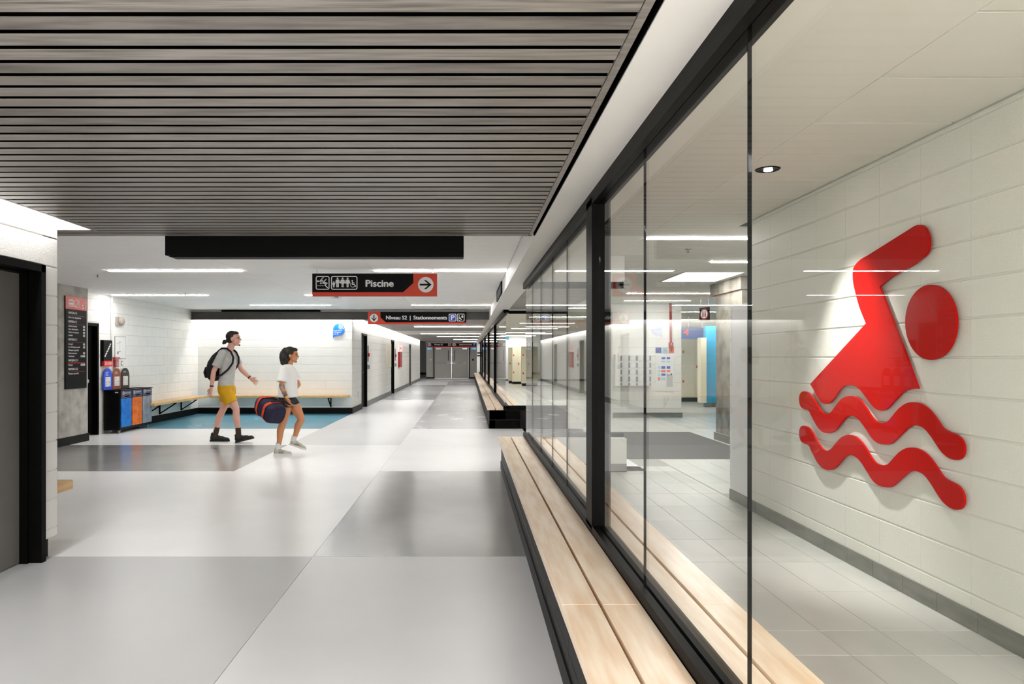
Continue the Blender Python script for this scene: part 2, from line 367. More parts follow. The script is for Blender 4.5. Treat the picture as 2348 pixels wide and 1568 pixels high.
# ================================================================ the setting
# ---- resilient floor: slab plus coloured sheets
fl = struct('floor', 'pale_floor', (-9, .80, -6, 66, -.12, -.004))
XA, XB = -2.88, -1.09
def sheet(m, x0, x1, y0, y1): box('floor_sheet', m, (x0+.0015, x1-.0015, y0+.0015, y1-.0015, -.004, 0), fl)
BX = .44
for m, x0, x1, y0, y1 in (
  ('mid_floor', -9, XB, -6, 5.0), ('pale_floor', XB, BX, -6, 5.0),
  ('white_floor', -9, XB, 5.0, 8.74), ('dark_floor', XB, BX, 5.0, 8.74),
  ('dark_floor', -9, XA, 8.74, 11.35), ('white_floor', XA, XB, 8.74, 11.35), ('white_floor', XB, 2.2, 8.74, 11.35),
  ('white_floor', -9, XA, 11.35, 13.93), ('pale_floor', XA, XB, 11.35, 13.93), ('white_floor', XB, 2.2, 11.35, 13.93),
  ('blue_floor', -9, -5.0, 13.93, 17.75), ('blue_floor', -5.0, XA, 13.93, 17.75), ('pale_floor', XA, XB, 13.93, 17.5), ('corridor_floor', XB, BX, 13.93, 17.5),
  ('pale_floor', XA, XB, 17.5, 23.4), ('corridor_floor', XB, BX, 17.5, 23.4),
  ('corridor_floor', XA, XB, 23.4, 36), ('mid_floor', XB, BX, 23.4, 36),
  ('pale_floor', XA, XB, 36, 42), ('corridor_floor', XB, BX, 36, 42), ('pale_floor', -9, XB, 42, 66), ('mid_floor', XB, BX, 42, 66)):
    sheet(m, x0, x1, y0, y1)
# ---- tiled floor of the inner rooms
fi = struct('floor', 'grout', (.80, 10, -6, 43, -.12, -.0045))
tm = {}
def tile_piece(x0, x1, y0, y1, m):
    k = (round(x1-x0, 3), round(y1-y0, 3), m)
    if k not in tm:
        a, b, g, h = k[0]/2-.0015, k[1]/2-.0015, .0012, .0045
        me = bpy.data.meshes.new('floor_tile')
        me.from_pydata([(-a, -b, -h), (a, -b, -h), (a, b, -h), (-a, b, -h), (-a+g, -b+g, 0), (a-g, -b+g, 0), (a-g, b-g, 0), (-a+g, b-g, 0)], [],
                       [(4, 5, 6, 7), (0, 1, 5, 4), (1, 2, 6, 5), (2, 3, 7, 6), (3, 0, 4, 7)])
        me.materials.append(M[m]); tm[k] = me
    obj_of('floor_tile', tm[k], fi, ((x0+x1)/2, (y0+y1)/2, 0))
xs = [1.037, 1.20, 1.50, 1.80, 2.10, 2.40, 2.588]
ys = [1.2, 1.81, 2.42, 3.03, 3.34, 3.64]+[3.64+.61*i for i in range(1, 10)]
for i in range(len(xs)-1):
    for j in range(len(ys)-1):
        if ys[j+1]-ys[j] > .01: tile_piece(xs[i], xs[i+1], ys[j], ys[j+1], random.choice(['tile', 'tile', 'tile_b']))
for i in range(5):
    for j in range(5): tile_piece(2.61+.3*i, 2.91+.3*i, 7.3+.61*(j-1), 7.91+.61*(j-1), random.choice(['tile', 'tile', 'tile_b'])) if j else None
rest = MB()                                        # beyond the picked-out tiles
for i in range(30):
    for j in range(53):
        x0, y0 = 1.06+.3*i, 9.75+.61*j
        rest.box(x0+.002, x0+.298, y0+.002, y0+.608, -.0045, 0)
rest.build('floor_tiles', 'tile', fi, kind='stuff')
# ---- near left wall with its door
T = 'white_block'
wl = MB().box(-3.33, -2.919, 4.885, 5.035, .14, 2.9).box(-3.33, -2.919, -6, 5.035, 2.035, 2.9).box(-3.33, -2.919, -6, 3.85, .0, 2.035).build('wall_left', 'mortar', kind='structure')
block_wall(wl, (-2.913, -.69, 0), 'R', 5.73, .14, 2.75, T, uoff=.05, bond='stack', holes=((4.54, 5.575, 0, 2.034),))
block_wall(wl, (-3.33, 5.041, 0), 'F', .41, .14, 2.75, T, bond='stack')
strip_base('baseboard_left', 'rubber', (-3.30, -2.955, 4.885, 5.005, 0, .14))
d1 = thing('door_1', (-2.98, 4.36, 0), None, None, kind='structure')
fr = MB().box(-3.06, -2.900, 4.835, 4.885, 0, 2.032).box(-3.06, -2.900, 3.85, 3.90, 0, 2.032).box(-3.06, -2.900, 3.85, 4.885, 1.982, 2.032)
fr.box(-3.045, -2.985, 4.815, 4.84, 0, 1.985).box(-3.045, -2.985, 3.85, 4.84, 1.965, 1.985).build('door_frame', 'black_frame', d1)
box('door_leaf', 'door_grey', (-3.085, -3.04, 3.9, 4.822, .008, 1.972), d1)
# ---- wood-slat ceiling over the walkway
ZW = 2.335
cs = MB().box(-2.74, .5, -.5, 5.44, ZW+.012, ZW+.05).box(-5.2, -2.74, 5.26, 5.44, ZW+.012, ZW+.05).build('ceiling', 'dark_void', kind='structure')
N_S, PITCH = 46, .1035; ZC_ = 2.562
for i in range(N_S):
    y1 = 5.445-i*PITCH; x0 = -2.74 if y1 < 5.26 else -5.0
    MB().box(x0, .463, y1-PITCH+.027, y1, ZW, ZW+.0016, .0004).build('slat', random.choice(['wood_slat', 'wood_slat', 'wood_slat_b', 'wood_slat_c']), cs)
MB().box(.466, .492, .3, 5.48, ZW, ZW+.05).build('edge_trim', 'wood_slat', cs)
MB().box(-2.765, -2.745, .3, 5.26, ZW, ZW+.09).build('edge_trim', 'wood_slat', cs)
MB().box(-5.0, .492, 5.452, 5.48, ZW, ZW+.07).build('edge_trim', 'wood_slat', cs)
MB().box(.505, .514, .3, 5.48, ZW+.002, ZW+.15).build('shadow_gap', 'dark_void', cs)
struct('ceiling', 'gypsum', (-6.9, .5, -6, 5.5, 2.76, 2.8))      # white slab above the slats and coves
struct('trim_1', 'gypsum', (-5.2, .49, 5.485, 5.50, 2.40, 2.76))
box('trim_9', 'gypsum', (-5.2, -2.745, 5.245, 5.258, ZW+.004, 2.7), kind='structure')
# black housing hanging at the end of the slat ceiling
b = at(378, 541, 5.56); b2 = at(1063, 587, 5.56)
hs = thing('shutter_housing', ((b.x+b2.x)/2, 5.64, b2.z), 'long black metal box hanging below the end of the slatted ceiling', 'box')
MB().box(b.x, b2.x, 5.56, 5.74, b2.z+.006, ZC_, .003).build('housing', 'black_metal', hs)
MB().box(b.x+.03, b2.x-.004, 5.58, 5.72, b2.z-.004, b2.z+.006).build('bottom_bar', 'black_frame', hs)
# ---- white bulkhead beam along the glass
bk = struct('trim_2', 'gypsum', (.517, .80, -2, 46.0, 2.335, 2.75))
# ---- white panel ceiling of the hall
ZC = 2.55
cw = struct('ceiling', 'panel_gap', (-6.95, .517, 5.5, 17.36, ZC+.012, ZC+.05))
cx = [-6.72, -6.56, -4.78, -3.01, -1.24, .515]
pm = {}
def panel_piece(par, x0, x1, y0, y1, z, m):
    k = (round(x1-x0, 3), round(y1-y0, 3), m)
    if k not in pm:
        a, b, g = k[0]/2-.002, k[1]/2-(.008 if m == 'inner_panel' else .0035), .0015
        me = bpy.data.meshes.new('ceiling_panel')
        me.from_pydata([(-a, -b, .014), (a, -b, .014), (a, b, .014), (-a, b, .014), (-a, -b, g), (a, -b, g), (a, b, g), (-a, b, g), (-a+g, -b+g, 0), (a-g, -b+g, 0), (a-g, b-g, 0), (-a+g, b-g, 0)], [],
                       [(11, 10, 9, 8)]+[(q, 4+q, 4+(q+1) % 4, (q+1) % 4) for q in range(4)]+[(4+q, 8+q, 8+(q+1) % 4, 4+(q+1) % 4) for q in range(4)])
        bm = bmesh.new(); bm.from_mesh(me); bmesh.ops.recalc_face_normals(bm, faces=bm.faces); bm.to_mesh(me); bm.free()
        me.materials.append(M[m]); pm[k] = me
    obj_of('ceiling_panel', pm[k], par, ((x0+x1)/2, (y0+y1)/2, z))
yy = [5.53+.61*i for i in range(20)]; yy[-1] = 17.36
for i in range(5):
    for j in range(19): panel_piece(cw, cx[i], cx[i+1], yy[j], yy[j+1], ZC, 'panel')
def strip(loc_y, x0, x1, z, m, label, group, w_=.072):
    t = thing('linear_ceiling_light', ((x0+x1)/2, loc_y, z), label, 'ceiling light', group)
    MB().box(x0, x1, loc_y-w_/2-.006, loc_y+w_/2+.006, z-.004, z+.03).build('trim_channel', 'white_paint', t)
    MB().box(x0+.004, x1-.004, loc_y-w_/2, loc_y+w_/2, z-.010, z-.004).build('diffuser', m, t)
G1 = 'recessed linear lights in the white panel ceiling'
for y, x0, x1, lb in ((9.42, -4.76, -2.99, 'long white ceiling light strip, left one of the row nearest the black box'),
  (9.42, -1.24, .515, 'long white ceiling light strip directly behind the top of the Piscine sign'),
  (13.1, -6.56, -4.79, 'long white ceiling light strip above the wall bell and floor plan'),
  (13.1, -3.0, -1.24, 'long white ceiling light strip mostly hidden behind the Piscine sign'),
  (15.62, -4.78, -3.02, 'white ceiling light strip above the two walking people, last row before the beam'),
  (15.62, -1.24, .515, 'white ceiling light strip above the Niveau S2 Stationnements sign')):
    strip(y, x0, x1, ZC, 'light', lb, G1)
# ---- hall left wall, steel beam, alcove wall, corridor left wall
XL = -6.70
w2 = MB().box(XL-.2, XL-.006, 5.2, 12.42, 0, 2.6).box(XL-.2, XL-.006, 12.42, 12.87, 2.01, 2.6).box(XL-.2, XL-.006, 12.87, 17.9, 0, 2.6).build('wall_left', 'mortar', kind='structure')
block_wall(w2, (XL, 11.9, 0), 'R', 5.75, .0, 2.58, T, uoff=.1, holes=((.50, .99, 0, 2.012),))
w3 = MB().box(-6.9, -2.886, 17.656, 17.86, 0, 2.72).build('wall_back', 'mortar', kind='structure')
block_wall(w3, (XL, 17.65, 0), 'F', 3.82, .0, 2.62, T, uoff=.12)
w4 = MB().box(-3.1, -2.881, 17.86, 19.22, 0, 2.6).box(-3.1, -2.881, 19.22, 20.2, 2.05, 2.6).box(-3.1, -2.881, 20.2, 26.6, 0, 2.6).box(-3.1, -2.881, 26.6, 27.6, 2.05, 2.6)\
  .box(-3.1, -2.881, 27.6, 34.7, 0, 2.6).box(-3.1, -2.881, 34.7, 35.7, 2.05, 2.6).box(-3.1, -2.881, 35.7, 42.6, 0, 2.6).build('wall_left', 'mortar', kind='structure')
block_wall(w4, (-2.875, 17.64, 0), 'R', 24.96, .15, 2.58, T, stuff=True, name='blocks', holes=((1.58, 2.56, 0, 2.05), (8.96, 9.96, 0, 2.05), (17.06, 18.06, 0, 2.05)))
strip_base('baseboard_left', 'rubber', (XL+.0, XL+.012, 14.0, 17.65, 0, .15))
strip_base('baseboard_back', 'rubber', (XL, -2.863, 17.638, 17.65, 0, .15))
for a, bb in ((17.64, 19.2), (20.22, 26.58), (27.62, 34.68), (35.72, 42.6)):
    strip_base('baseboard_left', 'grey_rubber' if a > 18 else 'rubber', (-2.875, -2.862, a, bb, 0, .15))
be = thing('trim_3', (-3.1, 17.3, 2.31), None, None, kind='structure')
MB().box(XL, .515, 17.22, 17.235, 2.315, 2.495).box(XL, .515, 17.16, 17.30, 2.31, 2.325).box(XL, .515, 17.16, 17.30, 2.485, 2.50).build('steel_beam', 'steel_beam', be)
MB().box(XL, .515, 17.36, 17.40, 2.36, 2.6).build('beam_backing', 'gypsum', be)
MB().box(-6.0, -3.6, 17.30, 17.358, 2.5, 2.548).build('black_gap', 'dark_void', be)
# ---- corridor ceiling: slatted, with a flush white band
c5 = struct('ceiling', 'dark_void', (-2.70, .52, 17.40, 46.8, 2.40, 2.43))
MB().box(-6.9, -2.6, 17.40, 46.8, 2.70, 2.73).build('ceiling', 'gypsum', kind='structure')
sl = MB()
y = 17.45
while y < 46.5:
    if not 25.7 < y < 29.6: sl.box(-2.68, .515, y, y+.18, 2.36, 2.39)
    y += .2
sl.build('ceiling_slats', 'wood_slat', c5, kind='stuff')
MB().box(-2.69, .515, 25.8, 29.7, 2.352, 2.40).build('white_band', 'gypsum', c5)
MB().box(-2.70, -2.69, 17.41, 42.6, 2.355, 2.45).build('edge_trim', 'gypsum', c5)
G2 = 'linear lights of the far corridor ceiling'
for y, x0, lb in ((22.1, -1.67, 'white light strip in the corridor ceiling, first one past the Stationnements sign'),
  (28.6, -1.9, 'white light strip along the pale ceiling band of the far corridor'),
  (32.6, -1.42, 'white light strip in the corridor ceiling just beyond the pale ceiling band'),
  (37.9, -.77, 'short looking white light strip in the corridor ceiling, second from the grey doors'),
  (43.2, -.29, 'shortest white light strip, in the ceiling right before the grey double door')):
    strip(y, x0, .50, 2.352, 'light_c', lb, G2, .12)
# ---- corridor end wall with double door
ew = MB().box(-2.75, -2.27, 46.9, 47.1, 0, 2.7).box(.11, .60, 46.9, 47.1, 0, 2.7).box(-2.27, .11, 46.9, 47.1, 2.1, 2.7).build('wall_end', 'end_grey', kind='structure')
strip_base('baseboard_end', 'rubber', (-2.75, -2.28, 46.88, 46.9, 0, .09)); strip_base('baseboard_end', 'rubber', (.12, .60, 46.88, 46.9, 0, .09))
struct('wall_end', 'white_paint', (-8, -2.75, 58, 58.2, 0, 2.7)); strip_base('baseboard_end', 'rubber', (-8, -2.75, 57.97, 58, 0, .15))
struct('wall_right', 'white_paint', (-2.75, -2.6, 47.1, 58, 0, 2.7))
struct('ceiling', 'gypsum', (-8, -2.7, 42.6, 58, 2.6, 2.65)); struct('wall_left', 'white_paint', (-8.1, -8, 42, 58, 0, 2.7))
struct('trim_4', 'white_paint', (.57, .80, 45.6, 46.9, 0, 2.34))
d2 = thing('door_2', (-1.08, 46.9, 0), None, None, kind='structure')
MB().box(-2.27, -2.20, 46.84, 46.96, 0, 2.10).box(.04, .11, 46.84, 46.96, 0, 2.10).box(-2.27, .11, 46.84, 46.96, 2.05, 2.10).build('door_frame', 'black_frame', d2)
for x0, x1, sgn in ((-2.195, -1.09, 1), (-1.07, .035, -1)):
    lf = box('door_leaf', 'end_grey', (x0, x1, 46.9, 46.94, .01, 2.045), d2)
    inner = x1 if sgn > 0 else x0
    MB().cyl((x0+.06, 46.85, 1.02), (x1-.06, 46.85, 1.02), .02).box(inner-sgn*.33, inner-sgn*.05, 46.84, 46.89, .985, 1.045).build('push_bar', 'chrome', lf)
    MB().cyl((inner-sgn*.045, 46.87, .05), (inner-sgn*.045, 46.87, 2.0), .012).box(inner-sgn*.045-.025, inner-sgn*.045+.025, 46.85, 46.9, .98, 1.08).box(inner-sgn*.045-.025, inner-sgn*.045+.025, 46.85, 46.9, 1.55, 1.6).build('vertical_rod', 'chrome', lf)
    box('vision_slot', 'dark_void', (inner-sgn*.2-.02, inner-sgn*.2+.02, 46.895, 46.9, 1.18, 1.86), lf)
    cxx = x0+.25 if sgn > 0 else x1-.25
    box('door_closer', 'chrome', (cxx-.16, cxx+.16, 46.85, 46.9, 1.93, 2.0), lf)
# ---- doors set in the corridor's left wall
for i, (y0, y1, m, z) in enumerate(((19.22, 20.2, 'door_black', 2.05), (26.6, 27.6, 'door_black', 2.05), (34.7, 35.7, 'door_grey', 2.05))):
    d = thing('door_%d' % (3+i), (-2.9, (y0+y1)/2, 0), None, None, kind='structure')
    MB().box(-3.0, -2.86, y0, y0+.05, 0, z).box(-3.0, -2.86, y1-.05, y1, 0, z).box(-3.0, -2.86, y0, y1, z-.05, z).build('door_frame', 'black_frame' if i < 2 else 'door_grey', d)
    box('door_leaf', m, (-2.96, -2.93, y0+.05, y1-.05, .01, z-.05), d)
    MB().cyl((-2.93, y0+.14, .99), (-2.87, y0+.14, .99), .018).cyl((-2.875, y0+.14, .99), (-2.875, y0+.27, .99), .011).build('door_handle', 'chrome', d)
d6 = thing('door_6', (XL, 12.65, 0), None, None, kind='structure')
MB().box(XL-.14, XL+.02, 12.42, 12.47, 0, 2.012).box(XL-.14, XL+.02, 12.82, 12.87, 0, 2.012).box(XL-.14, XL+.02, 12.42, 12.87, 1.96, 2.012).build('door_frame', 'black_frame', d6)
box('door_leaf', 'door_black', (XL-.12, XL-.08, 12.47, 12.82, .01, 1.96), d6)
MB().cyl((XL-.08, 12.5, .98), (XL-.0, 12.5, .98), .022).cyl((XL-.0, 12.5, .98), (XL+.02, 12.5, .98), .034).box(XL-.01, XL+.03, 12.44, 12.46, .85, 1.12).build('door_handle', 'chrome', d6)
# ---- concrete column, left
k1 = MB().prism([(-6.75, 11.02, 0), (-6.45, 11.02, 0), (-6.38, 11.10, 0), (-6.38, 11.93, 0), (-6.75, 11.93, 0)], (0, 0, 1), 0, 2.56)
k1.build('concrete_column', 'concrete', label='square grey concrete column carrying the directory board, beside the black door', cat='column')
strip_base('baseboard_left', 'rubber', (-6.74, -6.365, 11.0, 11.95, 0, .13))
# ---- swimmer wall and the inner room
XR = 2.590
w5 = MB().box(XR+.006, XR+.2, -.5, 6.56, 0, 2.72).build('wall_right', 'cream_mortar', kind='structure')
block_wall(w5, (XR, .81, 0), 'L', 5.74, .0, 2.65, 'cream_block', zoff=-.023, uoff=2.85-.4064*8, bond='stack')
bs = thing('baseboard_right', (XR, 3.6, 0), None, None, kind='structure')
y = 3.60+.31*9.55
yb = [3.60+.31*i for i in range(-8, 11)]
for i in range(len(yb)-1):
    if yb[i] < 6.56: MB().box(XR-.010, XR-.0005, yb[i]+.0015, min(yb[i+1], 6.56)-.0015, 0.001, .103, .0012).build('base_tile', 'base_tile', bs)
# inner ceiling: panels right of the flush gypsum border
ZI = 2.65
MB().box(.80, 1.84, -2, 42, ZI, ZI+.05).build('ceiling', 'inner_panel', kind='structure')
ci = struct('ceiling', 'panel_gap', (1.84, 9.5, -2, 42, ZI+.012, ZI+.05))
yi = [1.96+.61*i for i in range(16)]
for j in range(len(yi)-1): panel_piece(ci, 1.842, XR, yi[j], yi[j+1], ZI, 'inner_panel') if yi[j+1] < 6.9 else None
for j in range(8, len(yi)-1):
    for i in range(3): panel_piece(ci, 1.842+1.2*i, 3.042+1.2*i, yi[j], yi[j+1], ZI, 'inner_panel')
MB().box(1.842, 9.5, yi[-1], 42, ZI, ZI+.014).build('ceiling_infill', 'inner_panel', ci)
MB().box(5.442, 9.5, -2, yi[-1], ZI, ZI+.014).build('ceiling_infill', 'inner_panel', ci)
# passage slat ceiling between the two glass runs
c6 = struct('ceiling', 'dark_void', (.80, 1.94, 9.05, 13.88, 2.40, 2.42))
ps = MB(); y = 9.08
while y < 13.8: ps.box(.80, 1.94, y, y+.19, 2.345, 2.37); y += .22
ps.build('ceiling_slats', 'wood_slat', c6, kind='stuff')
# walls deep in the inner rooms
struct('wall_back', 'white_paint', (.8, 9.5, 41.8, 42, 0, 2.7))
strip_base('baseboard_back', 'base_tile', (.8, 9.5, 41.77, 41.8, 0, .12))
w6 = MB().box(3.35, 4.955, 16.506, 17.9, 0, 2.7).build('wall_center', 'mortar', kind='structure')
block_wall(w6, (3.35, 16.5, 0), 'F', 1.605, .1, 2.62, T, uoff=.2)
bs2 = thing('baseboard_center', (4.1, 16.5, 0), None, None, kind='structure')
for i in range(6): MB().box(3.36+.27*i, 3.627+.27*i, 16.485, 16.5, 0, .115).build('base_tile', 'base_tile', bs2)
struct('wall_right', 'white_paint', (9.4, 9.5, 6, 42, 0, 2.7))
struct('wall_right', 'white_paint', (3.1, 9.5, 5.9, 6.6, 0, 2.7))
w7 = MB().box(6.69, 7.7, 20.006, 20.2, 0, 2.28).build('wall_right', 'cyan', kind='structure')
block_wall(w7, (6.69, 20.0, 0), 'F', 1.0, .12, 2.26, 'cyan', bond='stack')
strip_base('baseboard_right', 'base_tile', (6.66, 7.7, 19.96, 20.0, 0, .12))
k2 = MB().box(4.22, 4.75, 10.95, 12.1, 0, 2.65).box(4.19, 4.78, 10.92, 12.3, 2.45, 2.65)
k2.build('concrete_column', 'concrete_b', label='large raw concrete column seen through the glass, right of the cyan wall', cat='column')
strip_base('baseboard_right', 'base_tile', (4.20, 4.75, 10.93, 12.15, 0, .13))
# ---- glass fronts
def glass_front(name, y0, y1, joints, mull, ends):
    g = thing(name, (.75, (y0+y1)/2, .41), None, None, kind='structure')
    MB().box(.697, .732, y0, y1, .405, .452).box(.746, .80, y0, y1, .405, .452).box(.70, .80, y0, y1, .402, .43).build('sill', 'black_frame', g)
    MB().box(.697, .732, y0, y1, 2.262, 2.335).box(.746, .80, y0, y1, 2.275, 2.335).box(.70, .80, y0, y1, 2.30, 2.335).build('header', 'black_frame', g)
    for a, b in mull:
        MB().box(.697, .803, a, b, .43, 2.30).build('mullion', 'black_frame', g)
    js = sorted(joints)
    for a, b in zip(js[:-1], js[1:]):
        if any(abs((a+b)/2-(p+q)/2) < .02 for p, q in mull): continue
        MB().box(.7335, .7445, a+.003, b-.003, .435, 2.30).build('glass_pane', 'glass', g)
    for a in js[1:-1]:
        if not any(p-.01 <= a <= q+.01 for p, q in mull): MB().box(.7338, .7442, a-.0018, a+.0018, .435, 2.30).build('glazing_joint', 'black_frame', g)
    return g
NR_END = 9.0
n1 = glass_front('window_1', -.4, NR_END, [-.34, .76, 1.865, 2.967, 4.0, 4.19, 5.29, 6.21, 7.19, 8.15, NR_END], [(4.0, 4.19)], 0)
# return of the near front
MB().box(.80, 1.94, 8.86, 8.95, .405, .452).build('sill', 'black_frame', n1)
MB().box(.80, 1.94, 8.86, 8.95, 2.262, 2.335).build('header', 'black_frame', n1)
for a, b in ((.81, 1.36), (1.366, 1.93)): MB().box(a, b, 8.895, 8.906, .43, 2.28).build('glass_pane', 'glass', n1)
FY = 13.93
n2 = glass_front('window_2', FY, 45.6, [FY, 19.18, 19.26, 25.15, 25.23, 30.75, 30.83, 36.9, 36.98, 41.5, 41.58, 45.6], [(19.18, 19.26), (25.15, 25.23), (30.75, 30.83), (36.9, 36.98), (41.5, 41.58)], 0)
MB().box(.80, 1.94, FY, FY+.09, .405, .452).build('sill', 'black_frame', n2)
MB().box(.80, 1.94, FY, FY+.09, 2.255, 2.312).build('header', 'black_frame', n2)
MB().box(.81, 1.93, FY+.035, FY+.046, .43, 2.28).build('glass_pane', 'glass', n2)
struct('trim_5', 'gypsum', (.80, 1.94, 13.88, 14.1, 2.312, 2.70)); struct('trim_6', 'gypsum', (.80, 1.94, 8.80, 9.05, 2.335, 2.70))
# ---- black block low walls under the glass, with maple seats both sides
def low_wall(y0, y1, ret, near):
    lw = thing('trim_%d' % (7 if near else 8), (.7, (y0+y1)/2, 0), None, None, kind='structure')
    MB().box(.423, 1.03, y0, y1, .0, .356).build('wall_core', 'black_block', lw)
    block_wall(lw, (.417, y0+.0, 0), 'L', y1-y0, .0, .362, 'black_block', zoff=-.03, uoff=.1, bond='stack', stuff=not near)
    MB().box(.408, .417, y0, y1, 0, .10).build('toe_strip', 'rubber', lw)
    MB().box(.60, .80, y0, y1, .356, .402).build('core_cap', 'black_frame', lw)
    if near:
        MB().box(1.03, 1.94, 8.69, y1, .10, .404).build('return_core', 'cream_block', lw)
        for i in range(3): MB().box(1.04+.3*i, 1.337+.3*i, 8.675, 8.69, 0, .10).build('base_tile', 'base_tile', lw)
        MB().box(1.03, 1.94, 8.69, y1, 0, .10).build('return_base', 'cream_block', lw)
    else:
        MB().box(.423, 1.94, y0+.006, y0+.25, 0, .362).build('return_core', 'black_block', lw)
        MB().box(.80, 1.94, y0, y0+.1, .362, .405).build('core_cap', 'black_frame', lw)
        block_wall(lw, (.417, y0, 0), 'F', 1.52, .0, .362, 'black_block', zoff=-.03, uoff=.12)
    return lw
low_wall(-.4, 8.93, True, True); low_wall(FY+.003, 45.6, True, False)
def seat(y0, y1, cuts, inner, label, grp):
    t = thing('long_bench', (.53 if not inner else .93, (y0+y1)/2, .36), label, 'bench', grp)
    ch = [y0]+cuts+[y1]
    for a, b in zip(ch[:-1], ch[1:]):
        for x0, x1 in ((.378, .525), (.54, .694)):
            if inner: x0, x1 = 1.462-x1, 1.462-x0
            MB().box(x0, x1, a+.0004, b-.0004, .363, .409, .0018).build('plank', 'maple', t)
    for x0, x1 in (((.46, .60),) if not inner else ((.86, 1.0),)): MB().box(x0, x1, y0+.05, y1-.05, .356, .3625).build('bearer', 'dark_void', t)
seat(-.4, 8.90, [.9, 2.85, 4.80, 6.73], False, 'long two-plank maple bench on black blocks in front of the near glass', 'maple benches along the glass')
seat(-.4, 8.62, [.9, 2.85, 4.80, 6.73], True, 'two-plank maple bench behind the near glass, inside the tiled room', 'maple benches along the glass')
seat(FY, 45.5, [FY+1.95*i for i in range(1, 16)], False, 'far two-plank maple bench running down the corridor to the grey doors', 'maple benches along the glass')
seat(FY+.1, 45.5, [FY+1.95*i for i in range(1, 16)], True, 'two-plank maple bench behind the far glass run, beside the cream lockers', 'maple benches along the glass')
# rooms behind the photographer, so that light stays in
struct('wall_back', 'white_paint', (-9, 3, -6.2, -6, 0, 2.8)); struct('wall_left', 'white_paint', (-9.1, -9, -6, 5.2, 0, 2.8))
struct('wall_left', 'white_paint', (-6.9, -6.75, 5.0, 11, 0, 2.8)) if False else None
# ================================================================ signs
def arrow(mb, P, cx, cy, r, dr, n, h0, h1):        # round-sign arrow, r = half length
    d = {'r': (1, 0), 'l': (-1, 0), 'd': (0, 1), 'u': (0, -1)}[dr]; t = (-d[1], d[0]); wd = r*.3
    tip = (cx+d[0]*r, cy+d[1]*r)
    sh = [(cx-d[0]*r+t[0]*wd/2, cy-d[1]*r+t[1]*wd/2), (cx+d[0]*r*.75+t[0]*wd/2, cy+d[1]*r*.75+t[1]*wd/2), (cx+d[0]*r*.75-t[0]*wd/2, cy+d[1]*r*.75-t[1]*wd/2), (cx-d[0]*r-t[0]*wd/2, cy-d[1]*r-t[1]*wd/2)]
    mb.prism([P(*p) for p in sh], n, h0, h1)
    for sg in (1, -1):
        a = (cx+d[0]*r*.1+sg*t[0]*r*.75, cy+d[1]*r*.1+sg*t[1]*r*.75)
        b = (a[0]-d[0]*wd*1.3, a[1]-d[1]*wd*1.3); c = (tip[0]-d[0]*wd*1.3, tip[1]-d[1]*wd*1.3)
        mb.prism([P(*a), P(*tip), P(*c), P(*b)], n, h0, h1+.0002)
def person_icon(mb, P, cx, top, h, skirt, n, h0, h1):
    r = h*.095; disc(mb, P, cx, top+r, r, n, h0, h1, 14)
    y0 = top+2.3*r; bw = h*.125
    if skirt:
        pts = [(cx-bw, y0), (cx+bw, y0), (cx+bw*1.1, y0+h*.2), (cx+bw*1.7, y0+h*.42), (cx+bw*.8, y0+h*.42), (cx+bw*.8, top+h), (cx+bw*.1, top+h), (cx+bw*.1, y0+h*.44), (cx-bw*.1, y0+h*.44), (cx-bw*.1, top+h), (cx-bw*.8, top+h), (cx-bw*.8, y0+h*.42), (cx-bw*1.7, y0+h*.42), (cx-bw*1.1, y0+h*.2)]
    else:
        pts = [(cx-bw, y0), (cx+bw, y0), (cx+bw, top+h), (cx+bw*.12, top+h), (cx+bw*.12, y0+h*.4), (cx-bw*.12, y0+h*.4), (cx-bw*.12, top+h), (cx-bw, top+h)]
    mb.prism([P(*p) for p in pts], n, h0, h1)
    for s in (-1, 1): stroke(mb, P, [(cx+s*bw*1.15, y0+bw*.3), (cx+s*bw*(1.9 if skirt else 1.5), y0+h*.33)], bw*.6, n, h0, h1)
def wheelchair(mb, P, x, y, s, n, h0, h1):          # x, y = seat corner, s = size
    disc(mb, P, x, y-s*.62, s*.12, n, h0, h1, 12)
    stroke(mb, P, [(x, y-s*.45), (x+s*.02, y), (x+s*.36, y), (x+s*.56, y+s*.34)], s*.13, n, h0, h1)
    stroke(mb, P, [(x+s*.02, y-s*.26), (x+s*.33, y-s*.26)], s*.09, n, h0, h1)
    pts = [(x+s*.08+s*.37*math.cos(math.radians(a)), y+s*.1+s*.37*math.sin(math.radians(a))) for a in range(10, 250, 20)]
    stroke(mb, P, pts, s*.08, n, h0, h1, round_=False)
def hanging(name, Y, x0, x1, y0, y1, rods, zc, label, rod_m='chrome'):
    a, b = at(x0, y0, Y), at(x1, y1, Y)
    t = thing(name, ((a.x+b.x)/2, Y+.02, b.z), label, 'sign')
    MB().box(a.x, b.x, Y, Y+.04, b.z, a.z, .002).build('panel', 'sign_black', t)
    for r in rods:
        p = at(r, y0, Y); MB().cyl((p.x, Y+.02, a.z-.01), (p.x, Y+.02, zc), .004, n=8).build('hanger', rod_m, t)
    return t
